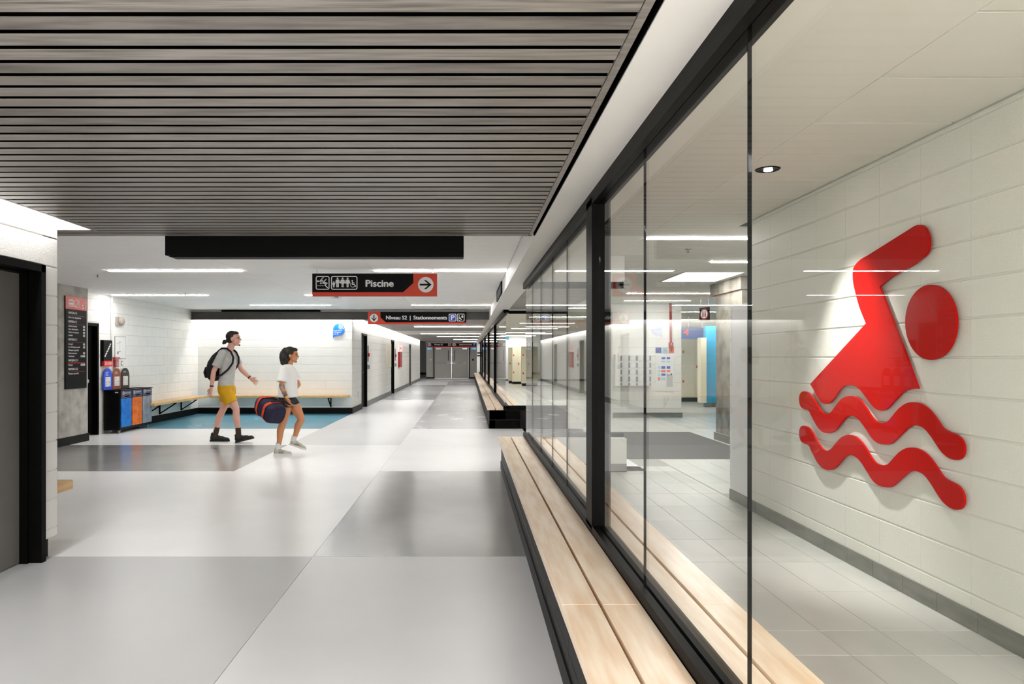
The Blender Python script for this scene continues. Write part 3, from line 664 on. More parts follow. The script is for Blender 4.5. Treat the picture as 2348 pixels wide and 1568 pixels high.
# --- Piscine
Y1 = 9.22
P6 = PF(Y1, 700, 520, 4.892); P5 = PF(Y1, 710, 620, 15.653)
s1 = hanging('hanging_sign', Y1, 715.9, 1001.9, 626.9, 679.0, (725.8, 992.2), 2.565, 'black and red hanging sign reading Piscine with a right arrow')
mb = MB()
mb.prism([P6(*p) for p in ((78, 733), (1098, 733), (1212, 630), (1212, 523), (1477, 523), (1477, 778), (78, 778))], NF, 0, .002)
mb.build('red_band', 'sign_red', s1)
mb = MB(); disc(mb, P6, 1351, 649, 87, NF, .002, .004, 36); mb.build('arrow_disc', 'sign_white', s1)
mb = MB(); arrow(mb, P6, 1350, 649, 66, 'r', NF, .004, .006); mb.build('arrow', 'sign_black', s1)
mb = MB(); ring(mb, P5, rrect(222, 200, 712, 690, 70), rrect(250, 230, 683, 660, 45), NF, 0, .003)
disc(mb, P5, 298, 388, 34, NF, 0, .003); disc(mb, P5, 402, 460, 30, NF, 0, .003)
stroke(mb, P5, [(360, 392), (490, 250)], 32, NF, 0, .003); stroke(mb, P5, [(470, 450), (590, 318)], 30, NF, 0, .003)
mb.prism([P5(*p) for p in ((345, 405), (470, 400), (500, 355), (390, 362))], NF, 0, .0031); mb.prism([P5(*p) for p in ((440, 475), (560, 478), (615, 425), (500, 425))], NF, 0, .0031)
stroke(mb, P5, [(630, 455), (545, 525), (645, 620)], 32, NF, 0, .003)
stroke(mb, P5, [(262+i*22, 545+(12 if i % 2 else 0)) for i in range(12)], 14, NF, 0, .003, round_=False)
mb.build('pool_pictogram', 'sign_white', s1)
mb = MB(); ring(mb, P5, rrect(770, 200, 1715, 690, 70), rrect(800, 230, 1685, 660, 45), NF, 0, .003)
person_icon(mb, P5, 866, 385, 218, False, NF, 0, .003); person_icon(mb, P5, 1003, 252, 350, False, NF, 0, .003)
person_icon(mb, P5, 1183, 252, 350, True, NF, 0, .003); person_icon(mb, P5, 1363, 252, 350, True, NF, 0, .003)
wheelchair(mb, P5, 1530, 500, 215, NF, 0, .003); mb.build('changing_room_pictogram', 'sign_white', s1)
text('Piscine', P6(676, 670), .0755*1.12, (992-676)/4.892/F*Y1, 'sign_white', s1, ext=.003, weight=.036)
# --- Niveau S2 | Stationnements
Y2 = 17.05
Q6 = PF(Y2, 700, 520, 4.892); QP = PF(Y2, 980, 710, 24.716)
s2 = hanging('hanging_sign', Y2, 843.9, 1069.4, 715.2, 743.2, (856.4, 1057.8), 2.56, 'black and red hanging sign reading Niveau S2 | Stationnements with a down arrow')
mb = MB(); mb.prism([Q6(*p) for p in ((703, 955), (843, 955), (843, 1015), (903, 1072), (1807, 1072), (1807, 1092), (703, 1092))], NF, 0, .002); mb.build('red_band', 'sign_red', s2)
mb = MB(); disc(mb, Q6, 771, 1023, 47, NF, .002, .005, 30); mb.build('arrow_disc', 'sign_white', s2)
mb = MB(); arrow(mb, Q6, 771, 1023, 36, 'd', NF, .005, .008); mb.build('arrow', 'sign_black', s2)
text('Niveau S2', Q6(905, 1038), 38/4.892/F*Y2*1.08, (1141-905)/4.892/F*Y2, 'sign_white', s2, ext=.003, weight=.036)
text('|', Q6(1173, 1036), 40/4.892/F*Y2, 8/4.892/F*Y2, 'sign_white', s2, ext=.003, weight=.0)
text('Stationnements', Q6(1213, 1038), 38/4.892/F*Y2*1.08, (1590-1213)/4.892/F*Y2, 'sign_white', s2, ext=.003, weight=.036)
mb = MB(); ring(mb, QP, rrect(1210, 228, 1632, 665, 60), rrect(1245, 265, 1600, 628, 36), NF, 0, .004)
ring(mb, QP, rrect(1680, 228, 2100, 665, 60), rrect(1712, 262, 2065, 630, 36), NF, 0, .004)
wheelchair(mb, QP, 1800, 490, 240, NF, 0, .004); disc(mb, QP, 1975, 310, 26, NF, 0, .004, 12); disc(mb, QP, 1975, 400, 52, NF, 0, .004, 12, 62)
mb.build('accessible_pictogram', 'sign_white', s2)
mb = MB(); mb.prism([QP(*p) for p in rrect(1245, 265, 1600, 628, 36)], NF, 0, .002); mb.build('parking_square', 'sign_blue', s2)
text('P', QP(1330, 572), 262/24.716/F*Y2, 215/24.716/F*Y2, 'sign_white', s2, ext=.004, weight=.036)
# --- far sign over the double door
Y3 = 46.6; R8 = PF(Y3, 950, 770, 14.256)
s3 = hanging('door_header_sign', Y3, 979.8, 1092.4, 786.6, 796.3, (1000, 1072), 2.34, 'small far sign reading Niveau S2 and Stationnements above the grey double doors')
mb = MB(); mb.prism([R8(*p) for p in ((425, 345), (620, 345), (540, 245), (425, 245))], NF, 0, .004); mb.prism([R8(*p) for p in ((1225, 345), (1420, 345), (1345, 245), (1225, 245))], NF, 0, .004)
mb.prism([R8(*p) for p in ((425, 330), (2030, 330), (2030, 375), (425, 375))], NF, 0, .005); mb.build('red_band', 'deep_red', s3)
mb = MB(); disc(mb, R8, 492, 287, 48, NF, .004, .008); mb.build('arrow_disc', 'sign_white', s3); mb = MB(); disc(mb, R8, 1302, 287, 50, NF, .004, .008); mb.build('arrow_disc', 'sign_white', s3); mb = MB()
ring(mb, R8, rrect(1105, 250, 1200, 322, 14), rrect(1117, 260, 1188, 312, 8), NF, 0, .008); stroke(mb, R8, [(1125, 305), (1180, 262)], 10, NF, 0, .008)
mb.build('pictogram', 'sign_white', s3)
mb = MB(); arrow(mb, R8, 492, 287, 34, 'l', NF, .008, .012); mb.build('arrow', 'sign_black', s3); mb = MB(); arrow(mb, R8, 1302, 287, 34, 'u', NF, .008, .012); mb.build('arrow', 'sign_black', s3)
text('Niveau S2', R8(655, 303), 44/14.256/F*Y3, 275/14.256/F*Y3, 'sign_white', s3, ext=.006, weight=.036)
text('Stationnements', R8(1465, 303), 44/14.256/F*Y3, 425/14.256/F*Y3, 'sign_white', s3, ext=.006, weight=.036)
mb = MB(); mb.prism([R8(*p) for p in ((1915, 240), (2010, 240), (2010, 325), (1915, 325))], NF, 0, .006); mb.build('parking_square', 'sign_blue', s3)
text('P', R8(1940, 312), 60/14.256/F*Y3, 40/14.256/F*Y3, 'sign_white', s3, ext=.009, weight=.036)
def exit_sign(P, x0, y0, x1, y1, dr, label, Y, hang=None):
    a, b = P(x0, y0), P(x1, y1)
    t = thing('exit_sign', ((a.x+b.x)/2, Y, b.z), label, 'exit sign')
    MB().box(a.x, b.x, Y, Y+.04, b.z, a.z).build('panel', 'sign_white', t)
    xm = x0+(x1-x0)*(.5)
    L = (xm, x1) if dr == 'r' else (x0, xm)
    O = (x0, xm) if dr == 'r' else (xm, x1)
    q = (y1-y0)*.08
    mb = MB(); mb.prism([P(*p) for p in ((L[0], y0+q), (L[1]-q, y0+q), (L[1]-q, y1-q), (L[0], y1-q))], NF, 0, .003); mb.build('blue_field', 'exit_blue', t)
    mb = MB(); arrow(mb, P, (L[0]+L[1])/2, (y0+y1)/2, (y1-y0)*.3, dr, NF, .003, .006); mb.build('arrow', 'sign_white', t)
    mb = MB(); cx_, s_ = (O[0]+O[1])/2, (y1-y0)
    disc(mb, P, cx_-s_*.1, y0+s_*.2, s_*.09, NF, 0, .003, 10); stroke(mb, P, [(cx_-s_*.1, y0+s_*.3), (cx_, y0+s_*.55), (cx_+s_*.15, y0+s_*.85)], s_*.12, NF, 0, .003)
    stroke(mb, P, [(cx_, y0+s_*.55), (cx_-s_*.2, y0+s_*.85)], s_*.1, NF, 0, .003); stroke(mb, P, [(cx_-s_*.25, y0+s_*.42), (cx_+s_*.2, y0+s_*.4)], s_*.08, NF, 0, .003); mb.build('running_figure', 'exit_blue', t)
    if hang: MB().cyl((( a.x+b.x)/2, Y+.02, a.z), ((a.x+b.x)/2, Y+.02, hang), .008, n=8).build('hanger', 'chrome', t)
    return t
exit_sign(R8, 425, 365, 582, 455, 'l', 'blue and white exit sign left of the far grey double doors', 46.85)
exit_sign(R8, 1855, 368, 2018, 455, 'r', 'blue and white exit sign right of the far grey double doors', 46.85)
exit_sign(PF(30), 1154, 772, 1167, 778.6, 'r', 'blue and white exit sign hanging in the locker room behind the far glass', 30, 2.64)
# exit sign behind Piscine, facing sideways
ex = thing('exit_sign', (-2.19, 11.9, 2.35), 'small hanging exit sign peeking out below the Piscine sign', 'exit sign')
MB().box(-.02, .02, -.17, .17, 0, .19).xf(Matrix.Translation((-2.19, 11.9, 2.37))@Matrix.Rotation(math.radians(-14), 4, 'Z')).build('panel', 'sign_white', ex)
MB().box(.02, .024, -.15, .0, .02, .17).xf(Matrix.Translation((-2.19, 11.9, 2.37))@Matrix.Rotation(math.radians(-14), 4, 'Z')).build('blue_field', 'mid_grey', ex)
MB().cyl((-2.19, 11.9, 2.56), (-2.19, 11.9, 2.551), .06, n=16).cyl((-2.19, 11.9, 2.55), (-2.19, 11.9, 2.55), .01).build('canopy', 'sign_white', ex) if False else MB().cyl((-2.19, 11.9, 2.55), (-2.19, 11.9, 2.55-.01), .07).build('canopy', 'sign_white', ex)
# --- directory board on the column
XD = -6.36
V4 = PS(XD, 140, 670, 6.815)
dd = [V4(60, 45), V4(384, 90), V4(380, 1497), V4(66, 1517)]
Yd0, Yd1 = 11.235, 11.86; Zt, Zb = 2.375, .892
db = thing('directory_board', (XD-.012, (Yd0+Yd1)/2, Zb), 'tall black directory board with red S1 header mounted on the concrete column', 'sign')
MB().box(XD-.0195, XD, Yd0, Yd1, Zb, Zt, .002).build('panel', 'sign_black', db)
MB().box(XD, XD+.002, Yd0, Yd1, Zt-.205, Zt).build('red_header', 'sign_red', db)
D = lambda u, v: Vector((XD, Yd0+u/320*(Yd1-Yd0), Zt-v/1480*(Zt-Zb)))   # board coordinates
mb = MB()
for a in (38, 125): ring(mb, D, rrect(a, 45, a+75, 165, 14), rrect(a+7, 53, a+68, 157, 9), NR, .002, .004)
stroke(mb, D, [(135, 150), (150, 150), (185, 70), (195, 62)], 9, NR, .002, .004, round_=False)
stroke(mb, D, [(50, 70), (100, 70)], 14, NR, .002, .004, round_=False); person_icon(mb, D, 62, 90, 60, False, NR, .002, .004); person_icon(mb, D, 90, 90, 60, True, NR, .002, .004)
mb.build('lift_and_stair_pictograms', 'sign_white', db)
sc = (Zt-Zb)/1480
def dtext(s, u, v, h, wd, m='sign_white'): text(s, D(u, v), h*sc, wd/320*(Yd1-Yd0), m, db, face='R', ext=.0035)
dtext('NIVEAU', 245, 82, 17, 58); dtext('S1', 240, 178, 70, 62)
v = 280
for hd, rows in (('NIVEAU 3', ['Salon des dignitaires']), ('NIVEAU 2', ['Administration', 'Aire alimentaire', 'Galerie de presse', 'Gradins']),
                 ('NIVEAU 1', ['Accueil', 'Av. Émile-Journault', 'Plateaux sportifs', 'Stationnements', 'Vestiaires']), ('NIVEAU S1', ['Piscine']), ('NIVEAU S2', ['Plateaux sportifs'])):
    dtext(hd, 38, v, 36, 128 if len(hd) == 8 else 142)
    p0, p1 = D(36, v+24), D(290, v+24)
    MB().box(XD, XD+.003, p0.y, p1.y, p0.z-(.003 if hd != 'NIVEAU S1' else .006), p0.z+(.001 if hd != 'NIVEAU S1' else .004)).build('rule', 'deep_red' if hd != 'NIVEAU S1' else 'label_red', db)
    v += 68
    for r_ in rows:
        dtext(r_, 38, v, 27, 11*len(r_)*.82)
        if r_ in ('Administration', 'Aire alimentaire', 'Galerie de presse', 'Gradins', 'Accueil', 'Av. Émile-Journault', 'Stationnements', 'Vestiaires', 'Piscine'):
            mb = MB(); ring(mb, D, rrect(262, v-30, 290, v+4, 5), rrect(266, v-26, 286, v, 3), NR, 0, .003); disc(mb, D, 276, v-14, 7, NR, 0, .003, 8)
            if r_ in ('Vestiaires', 'Piscine'): ring(mb, D, rrect(225, v-30, 258, v+4, 5), rrect(229, v-26, 254, v, 3), NR, 0, .003); disc(mb, D, 241, v-14, 8, NR, 0, .003, 8)
            mb.build('pictogram', 'sign_white', db)
        v += 49
    v += 22
# --- stair sign, bell, conduit, plan, pull station, switch on the hall's left wall (X = XL)
def SX(y0, y1): return XL
st = thing('stair_sign', (XL+.03, 13.11, 1.24), 'black stair sign with white zigzag steps and red ESCALIERS strip', 'sign')
MB().box(XL+.004, XL+.06, 12.96, 13.27, 1.33, 1.715).box(XL+.004, XL+.02, 12.95, 13.28, 1.235, 1.715).build('panel', 'sign_black', st)
MB().box(XL+.0, XL+.065, 12.965, 13.275, 1.235, 1.335).build('red_strip', 'label_red', st)
SS = lambda u, v_: Vector((XL+.06, 12.96+u*.31, 1.33+v_*.385))
mb = MB()
pts = [(.10, .24)]
for i in range(5): pts += [(pts[-1][0]+.14, pts[-1][1]), (pts[-1][0]+.14, pts[-1][1]+.115)]
pts += [(pts[-1][0]+.1, pts[-1][1])]
stroke(mb, SS, [(p[0]*.92, p[1]) for p in pts], .06, NR, 0, .003, round_=False); mb.build('stair_zigzag', 'sign_white', st)
text('ESCALIERS', (XL+.065, 13.0, 1.262), .05, .235, 'sign_white', st, face='R', ext=.003)
bl = thing('wall_bell', (XL+.05, 13.62, 2.0), 'round grey alarm bell high on the white wall above the floor plan', 'bell')
MB().box(XL, XL+.035, 13.5, 13.66, 2.0, 2.17, .004).build('back_box', 'bell_grey', bl)
MB().ell((XL+.06, 13.64, 2.09), (.045, .085, .085)).cyl((XL+.03, 13.64, 2.09), (XL+.06, 13.64, 2.09), .085, .085, 24).build('gong', 'bell_grey', bl, smooth=True)
MB().ell((XL+.105, 13.64, 2.09), (.012, .016, .016)).build('bolt', 'chrome', bl)
MB().cyl((XL+.015, 13.36, 1.40), (XL+.015, 13.36, 2.55), .012, n=8).cyl((XL+.015, 13.32, 1.6), (XL+.015, 13.32, 2.55), .008, n=8).build('conduit', 'white_paint', label='thin white conduit running up the wall from the red pull station', cat='conduit')
fp = thing('floor_plan', (XL+.01, 13.69, 1.37), 'framed evacuation floor plan on the white wall below the bell', 'framed plan')
MB().box(XL, XL+.012, 13.47, 13.90, 1.37, 1.80).build('frame', 'mid_grey', fp)
MB().box(XL+.012, XL+.014, 13.48, 13.89, 1.38, 1.79).build('sheet', 'sign_white', fp)
MB().box(XL+.014, XL+.015, 13.52, 13.65, 1.655, 1.668).box(XL+.014, XL+.015, 13.645, 13.657, 1.52, 1.66).build('yellow_outline', 'yellow', fp)
MB().box(XL+.014, XL+.015, 13.54, 13.61, 1.46, 1.51).box(XL+.014, XL+.015, 13.61, 13.69, 1.50, 1.515).box(XL+.014, XL+.015, 13.62, 13.68, 1.68, 1.70).build('grey_rooms', 'mid_grey', fp)
pl = thing('pull_station', (XL+.03, 13.45, 1.18), 'red fire alarm pull station under a clear cover', 'fire alarm')
MB().box(XL, XL+.05, 13.42, 13.54, 1.21, 1.36, .004).box(XL, XL+.055, 13.40, 13.58, 1.37, 1.40, .004).build('station', 'deep_red', pl)
MB().box(XL+.05, XL+.056, 13.46, 13.51, 1.23, 1.31).build('lever', 'mid_grey', pl)
MB().box(XL+.002, XL+.075, 13.36, 13.60, 1.18, 1.41, .006).build('cover', 'clear', pl)
sw = thing('wall_switch', (XL+.01, 13.77, 1.23), 'small steel switch plate above the black bin board', 'switch')
MB().box(XL, XL+.008, 13.72, 13.80, 1.24, 1.33, .002).build('plate', 'mid_grey', sw); MB().box(XL+.008, XL+.012, 13.735, 13.785, 1.255, 1.315).build('rocker', 'white_paint', sw)
# --- free wifi drop
wf = thing('wifi_sign', (-3.2, 17.63, 1.87), 'blue speech-bubble sign for free wireless internet on the white block wall', 'sign')
WP = PF(17.64, 755, 735, 34.84)
cxw, cyw, rw = 772, 715, 460
pts = [(cxw+rw*math.cos(math.radians(a)), cyw+rw*1.02*math.sin(math.radians(a))) for a in range(-180, 86, 7)]+[(640, 1200), (450, 1270), (300, 1380)]
mb = MB(); mb.prism([WP(*p) for p in pts], NF, 0, .018); mb.build('panel', 'wifi_blue', wf)
mb = MB()
for r0, r1 in ((0, 55), (125, 180), (245, 295), (350, 388)):
    arc = [(765+r1*math.cos(math.radians(-a)), 700+r1*math.sin(math.radians(-a))) for a in range(0, 91, 10)]; arc2 = [(765+r0*math.cos(math.radians(-a)), 700+r0*math.sin(math.radians(-a))) for a in range(0, 91, 10)]
    for i in range(9): mb.prism([WP(*arc[i]), WP(*arc[i+1]), WP(*arc2[i+1]), WP(*arc2[i])] if r0 else [WP(*arc[i]), WP(*arc[i+1]), WP(765, 700)], NF, .018, .02)
mb.build('signal_arcs', 'sign_white', wf)
for s_, y_, wd in (('Accès gratuit', 840, 680), ("à l'Internet", 970, 580), ('sans fil', 1105, 380)): text(s_, WP(360, y_)+Vector((0, 0, 0)), 85/34.84/F*17.64, wd/34.84/F*17.64, 'sign_white', wf, ext=.02)
# --- vent grille on the beam side
vg = thing('vent_grille', (.51, 11.55, 2.35), 'dark ventilation grille on the side of the white beam, right of the Piscine sign', 'vent')
MB().box(.497, .516, 10.7, 12.4, 2.365, 2.385).box(.497, .516, 10.7, 12.4, 2.52, 2.545).box(.497, .516, 10.7, 10.78, 2.365, 2.545).box(.497, .516, 12.32, 12.4, 2.365, 2.545).build('frame', 'black_frame', vg)
for i in range(7): MB().box(.503, .516, 10.78, 12.32, 2.39+i*.019, 2.396+i*.019).build('slat', 'mid_grey', vg)
# --- swimmer emblem
XS = XR-.0235
C6 = PS(XS, 1700, 480, 2.1775)
def plate(P, pts, name, par, m='swim_red'):
    mb = MB(); mb.prism([P(*p) for p in pts], NL, 0, .014); mb.build(name, m, par)
def smooth_pts(pts, k=4):                           # Catmull-Rom through a closed outline
    n = len(pts); out = []
    for i in range(n):
        p0, p1, p2, p3 = [Vector((*pts[(i+j-1) % n], 0)) for j in range(4)]
        if pts[i] in SHARP and pts[(i+1) % n] in SHARP: out.append(pts[i]); continue
        if pts[i] in SHARP: p0 = p1
        if pts[(i+1) % n] in SHARP: p3 = p2
        for q in range(k):
            t = q/k; v_ = .5*((2*p1)+(p2-p0)*t+(2*p0-5*p1+4*p2-p3)*t*t+(3*p1-p0-3*p2+p3)*t**3); out.append((v_.x, v_.y))
    return out
SHARP = {(352, 872), (632, 569), (700, 385), (893, 895), (640, 230), (875, 83), (835, 735)}
body = [(352, 872), (632, 569), (600, 490), (575, 400), (566, 345), (568, 300), (580, 275), (605, 250), (640, 230), (875, 83), (897, 77), (920, 84), (938, 110), (948, 150), (945, 200), (930, 228), (900, 252), (860, 282), (780, 325), (700, 385), (835, 735), (893, 895),
        (860, 896), (820, 910), (775, 955), (740, 992), (710, 1005), (680, 995), (655, 970), (625, 930), (600, 898), (575, 882), (552, 876), (522, 882), (498, 905), (470, 945), (450, 965), (430, 971), (408, 963), (390, 940), (372, 905)]
wave = [(305, 985), (297, 955), (300, 925), (312, 910), (330, 910), (350, 922), (370, 950), (390, 985), (410, 1012), (432, 1022), (455, 1012), (480, 980), (505, 950), (530, 935), (555, 931), (580, 938), (605, 958), (630, 990), (655, 1030), (680, 1057), (710, 1066), (740, 1058), (765, 1030), (795, 995), (830, 970), (865, 962), (900, 968), (930, 985), (960, 1015), (990, 1055), (1015, 1090), (1045, 1108), (1085, 1125), (1110, 1150), (1122, 1180), (1122, 1215), (1110, 1240), (1085, 1251), (1050, 1242), (1015, 1215), (985, 1175), (955, 1130), (925, 1095), (895, 1080), (868, 1079), (840, 1092), (810, 1120), (780, 1150), (755, 1170), (725, 1174), (690, 1166), (660, 1140), (630, 1095), (605, 1060), (580, 1038), (555, 1031), (530, 1040), (505, 1068), (480, 1100), (455, 1115), (435, 1117), (410, 1108), (385, 1080), (360, 1035), (345, 1005), (325, 998)]
se = thing('swimmer_emblem', (XS, 4.4, .6), 'large glossy red swimmer emblem with two waves on the white block wall', 'wall emblem')
plate(C6, smooth_pts(body), 'swimmer_body', se)
head = [(957+128*math.cos(2*math.pi*i/48), 564+188*math.sin(2*math.pi*i/48)) for i in range(48)]
plate(C6, head, 'swimmer_head', se); plate(C6, smooth_pts(wave), 'wave', se)
C6b = lambda x, y: C6(x, y)-Vector((0, 0, .261)); plate(C6b, smooth_pts(wave), 'wave', se)
MB().cyl((XS+.002, 4.64, 1.45), (XR, 4.64, 1.45), .02).cyl((XS+.002, 3.93, 1.59), (XR, 3.93, 1.59), .02).build('stand_off', 'chrome', se)
# --- downlight
dl = thing('downlight', (1.99, 4.72, ZI), 'round recessed black downlight in the panel ceiling above the swimmer', 'downlight')
def annulus(z0, r0, z1, r1, n=32): return [(1.99+r*math.cos(2*math.pi*i/n), 4.72+r*math.sin(2*math.pi*i/n), z) for r, z in ((r0, z0), (r1, z1)) for i in range(n)]
mb = MB()
for (za, ra, zb, rb) in ((ZI-.002, .080, ZI-.008, .074), (ZI-.008, .074, ZI-.004, .052)):
    mb.add(annulus(za, ra, zb, rb), [(i, (i+1) % 32, 32+(i+1) % 32, 32+i) for i in range(32)])
mb.build('trim_ring', 'black_frame', dl, smooth=True)
MB().cyl((1.99, 4.72, ZI-.003), (1.99, 4.72, ZI-.0005), .075, n=32).build('reflector', 'black_metal', dl)
MB().cyl((2.0, 4.735, ZI-.007), (2.0, 4.735, ZI-.003), .028, n=24).build('lamp', 'lamp_white', dl)
# --- inner ceiling strips, recess, sprinklers
G3 = 'linear lights in the rooms behind the glass'
strip(7.46, 1.86, 4.4, ZI, 'light_i', 'white ceiling light strip behind the glass, nearest one, left of the downlight', G3)
strip(9.3, 3.18, 5.0, ZI, 'light_i', 'short white ceiling light strip behind the glass, second row, before the bright recess', G3)
strip(13.86, 3.1, 4.9, ZI, 'light_i', 'white ceiling light strip just behind the bright ceiling recess', G3)
strip(15.67, 3.45, 4.9, ZI, 'light_i', 'white ceiling light strip next to the wall with the small grey locks', G3)
for i, (y, x0) in enumerate(((19.5, 5.0), (23.5, 5.0))): strip(y, x0, x0+2.6, ZI, 'light_i', ('white ceiling light strip above the blue panel with number 4', 'farthest white ceiling light strip above the cream lockers beyond number 4')[i], G3)
for i, y in enumerate((18, 22, 26, 31, 36, 41)): strip(y, 1.9, 3.9, ZI, 'light_i', 'ceiling light strip in the locker room behind the far glass, row %s' % ('one', 'two', 'three', 'four', 'five', 'six')[i], G3, .10)
rc = thing('ceiling_recess_light', (3.7, 11.05, ZI), 'wide glowing rectangular ceiling recess left of the raw concrete column', 'ceiling light')
MB().box(3.18, 4.05, 10.4, 11.7, ZI-.006, ZI-.001).build('glowing_panel', 'sky_panel', rc)
MB().box(3.15, 3.18, 10.37, 11.73, ZI-.012, ZI-.001).box(3.15, 4.05, 10.37, 10.4, ZI-.012, ZI-.001).build('frame', 'gypsum', rc)
def sprinkler(x, y, z, lb):
    t = thing('sprinkler', (x, y, z), lb, 'sprinkler')
    MB().cyl((x, y, z), (x, y, z-.008), .035, n=20).build('escutcheon', 'chrome', t); MB().cyl((x, y, z-.008), (x, y, z-.04), .009, n=8).cyl((x, y, z-.042), (x, y, z-.04), .02, n=12).build('head', 'mid_grey', t)
sprinkler(-5.13, 9.85, ZC, 'small sprinkler head in the white ceiling above the directory board')
sprinkler(-5.10, 12.84, ZC, 'small sprinkler head beside the light strip that runs over the bell')
sprinkler(2.54, 8.2, ZI, 'dark sprinkler head in the ceiling behind the glass, below the nearest inner light strip')
# --- white cabinet at the end of the swimmer wall
cb = thing('white_cabinet', (2.8, 6.8, 0), 'tall plain white metal cabinet at the end of the swimmer wall', 'cabinet')
MB().box(XR+.005, 3.1, 6.57, 7.04, .10, 1.905, .004).build('body', 'cab_white', cb)
MB().box(XR+.001, XR+.006, 6.99, 7.03, .11, 1.9).build('edge_strip', 'cab_white', cb)
MB().box(XR, 3.1, 6.57, 7.045, 0, .10).build('plinth', 'base_tile', cb)
for i in range(8): MB().ell((XR, 7.01, .25+.22*i), (.003, .005, .005), 8, 6).build('screw', 'mid_grey', cb)
# --- mat
MB().box(1.96, 4.13, 9.79, 13.27, .0, .009).build('entrance_mat', 'carpet', label='large charcoal entrance mat on the floor before the concrete column', cat='mat')
# --- wall of small lockers with locks, board, squares, pull box
lkb = thing('small_locker_bank', (3.98, 16.42, .72), 'white bank of small wall lockers with rows of grey locks', 'lockers')
P16 = PF(16.33, 1430, 780, 11.2)
a, b_ = P16(70, 360), P16(722, 1180)
MB().box(a.x-.25, b_.x, 16.345, 16.498, b_.z, a.z, .003).build('carcass', 'white_paint', lkb)
rows = [(370, 535), (545, 715), (725, 890), (900, 1072), (1080, 1165)]
cols = [(-135, 5), (10, 190), (200, 375), (385, 550), (560, 715)]
for ci_, (u0, u1) in enumerate(cols):
    for (v0, v1) in rows:
        p, q = P16(u0+3, v0+3), P16(u1-3, v1-3)
        d_ = MB().box(p.x, q.x, 16.335, 16.345, q.z, p.z, .0015).build('door', 'white_paint', lkb)
        lx = {0: -60, 1: 145, 2: 340, 3: 532, 4: 682}[ci_]; hh = (v1-v0)
        p, q = P16(lx-22, v0+.18*hh), P16(lx+22, v1-.08*hh); MB().box(p.x, q.x, 16.322, 16.335, q.z, p.z, .002).build('lock', 'mid_grey', d_)
mbp = thing('locker_map', (4.62, 16.48, .62), 'white locker map board with blue and orange numbered rectangles', 'notice board')
P17 = PF(16.485, 1430, 780, 11.2)
p, q = P17(825, 385), P17(1300, 1300); MB().box(p.x, q.x, 16.485, 16.497, q.z, p.z, .002).build('board', 'sign_white', mbp)
for m_, R_ in (('sign_blue', [(975, 435, 1067, 485), (1105, 435, 1192, 485), (968, 663, 1068, 733), (1105, 663, 1195, 733), (970, 855, 1072, 908)]), ('pale_blue', [(968, 530, 1070, 556), (1105, 530, 1195, 556), (893, 670, 935, 728), (893, 775, 935, 808), (885, 868, 935, 908), (970, 963, 1072, 1015)]),
               ('orange', [(966, 768, 1072, 815), (1105, 768, 1196, 812), (880, 948, 932, 1028)]), ('map_grey', [(1100, 895, 1258, 1195)]), ('sign_black', [(1212, 850, 1240, 890), (1100, 885, 1240, 895)])):
    for (x0, y0, x1, y1) in R_:
        p, q = P17(x0, y0), P17(x1, y1); MB().box(p.x, q.x, 16.481, 16.485, q.z, p.z).build('map_cell', m_, mbp)
for i, (x0, x1, m_, lb) in enumerate(((823, 968, 'blue_panel', 'blue square shower pictogram above the locker map'), (1000, 1132, 'pale_blue', 'pale blue square coat hanger pictogram above the locker map'), (1162, 1293, 'orange', 'orange square washroom pictogram above the locker map'))):
    p, q = P17(x0, 190), P17(x1, 323); t = thing('square_pictogram', ((p.x+q.x)/2, 16.49, q.z), lb, 'sign', 'square pictograms above the locker map')
    MB().box(p.x, q.x, 16.487, 16.498, q.z, p.z).build('plate', m_, t)
    mb = MB()
    if i == 0: stroke(mb, P17, [(925, 290), (925, 225), (885, 225), (872, 245)], 10, NF, 0, .003); disc(mb, P17, 880, 240, 12, NF, 0, .003, 10)
    elif i == 1: stroke(mb, P17, [(1066, 215), (1066, 240), (1012, 280), (1112, 280), (1066, 240)], 8, NF, 0, .003)
    else: mb.prism([P17(*c) for c in ((1212, 215), (1225, 215), (1225, 245), (1252, 248), (1252, 262), (1232, 270), (1225, 285), (1212, 285))], NF, 0, .003)
    mb.build('pictogram', 'orange' if i < 2 else 'sign_black', t)
fb = thing('fire_alarm_box', (4.65, 16.45, 1.4), 'red fire alarm box with red conduit above the orange square', 'fire alarm')
p, q = P17(1155, 58), P17(1262, 190); MB().box(p.x, q.x, 16.44, 16.498, q.z, p.z, .004).build('box', 'deep_red', fb)
MB().cyl(((p.x+q.x)/2, 16.47, p.z), ((p.x+q.x)/2-.01, 16.47, 2.65), .025, n=10).build('conduit', 'fire_red', fb)
mb = MB(); disc(mb, P17, 1215, 97, 17, NF, .046, .05, 12); mb.build('call_point', 'sign_white', fb)
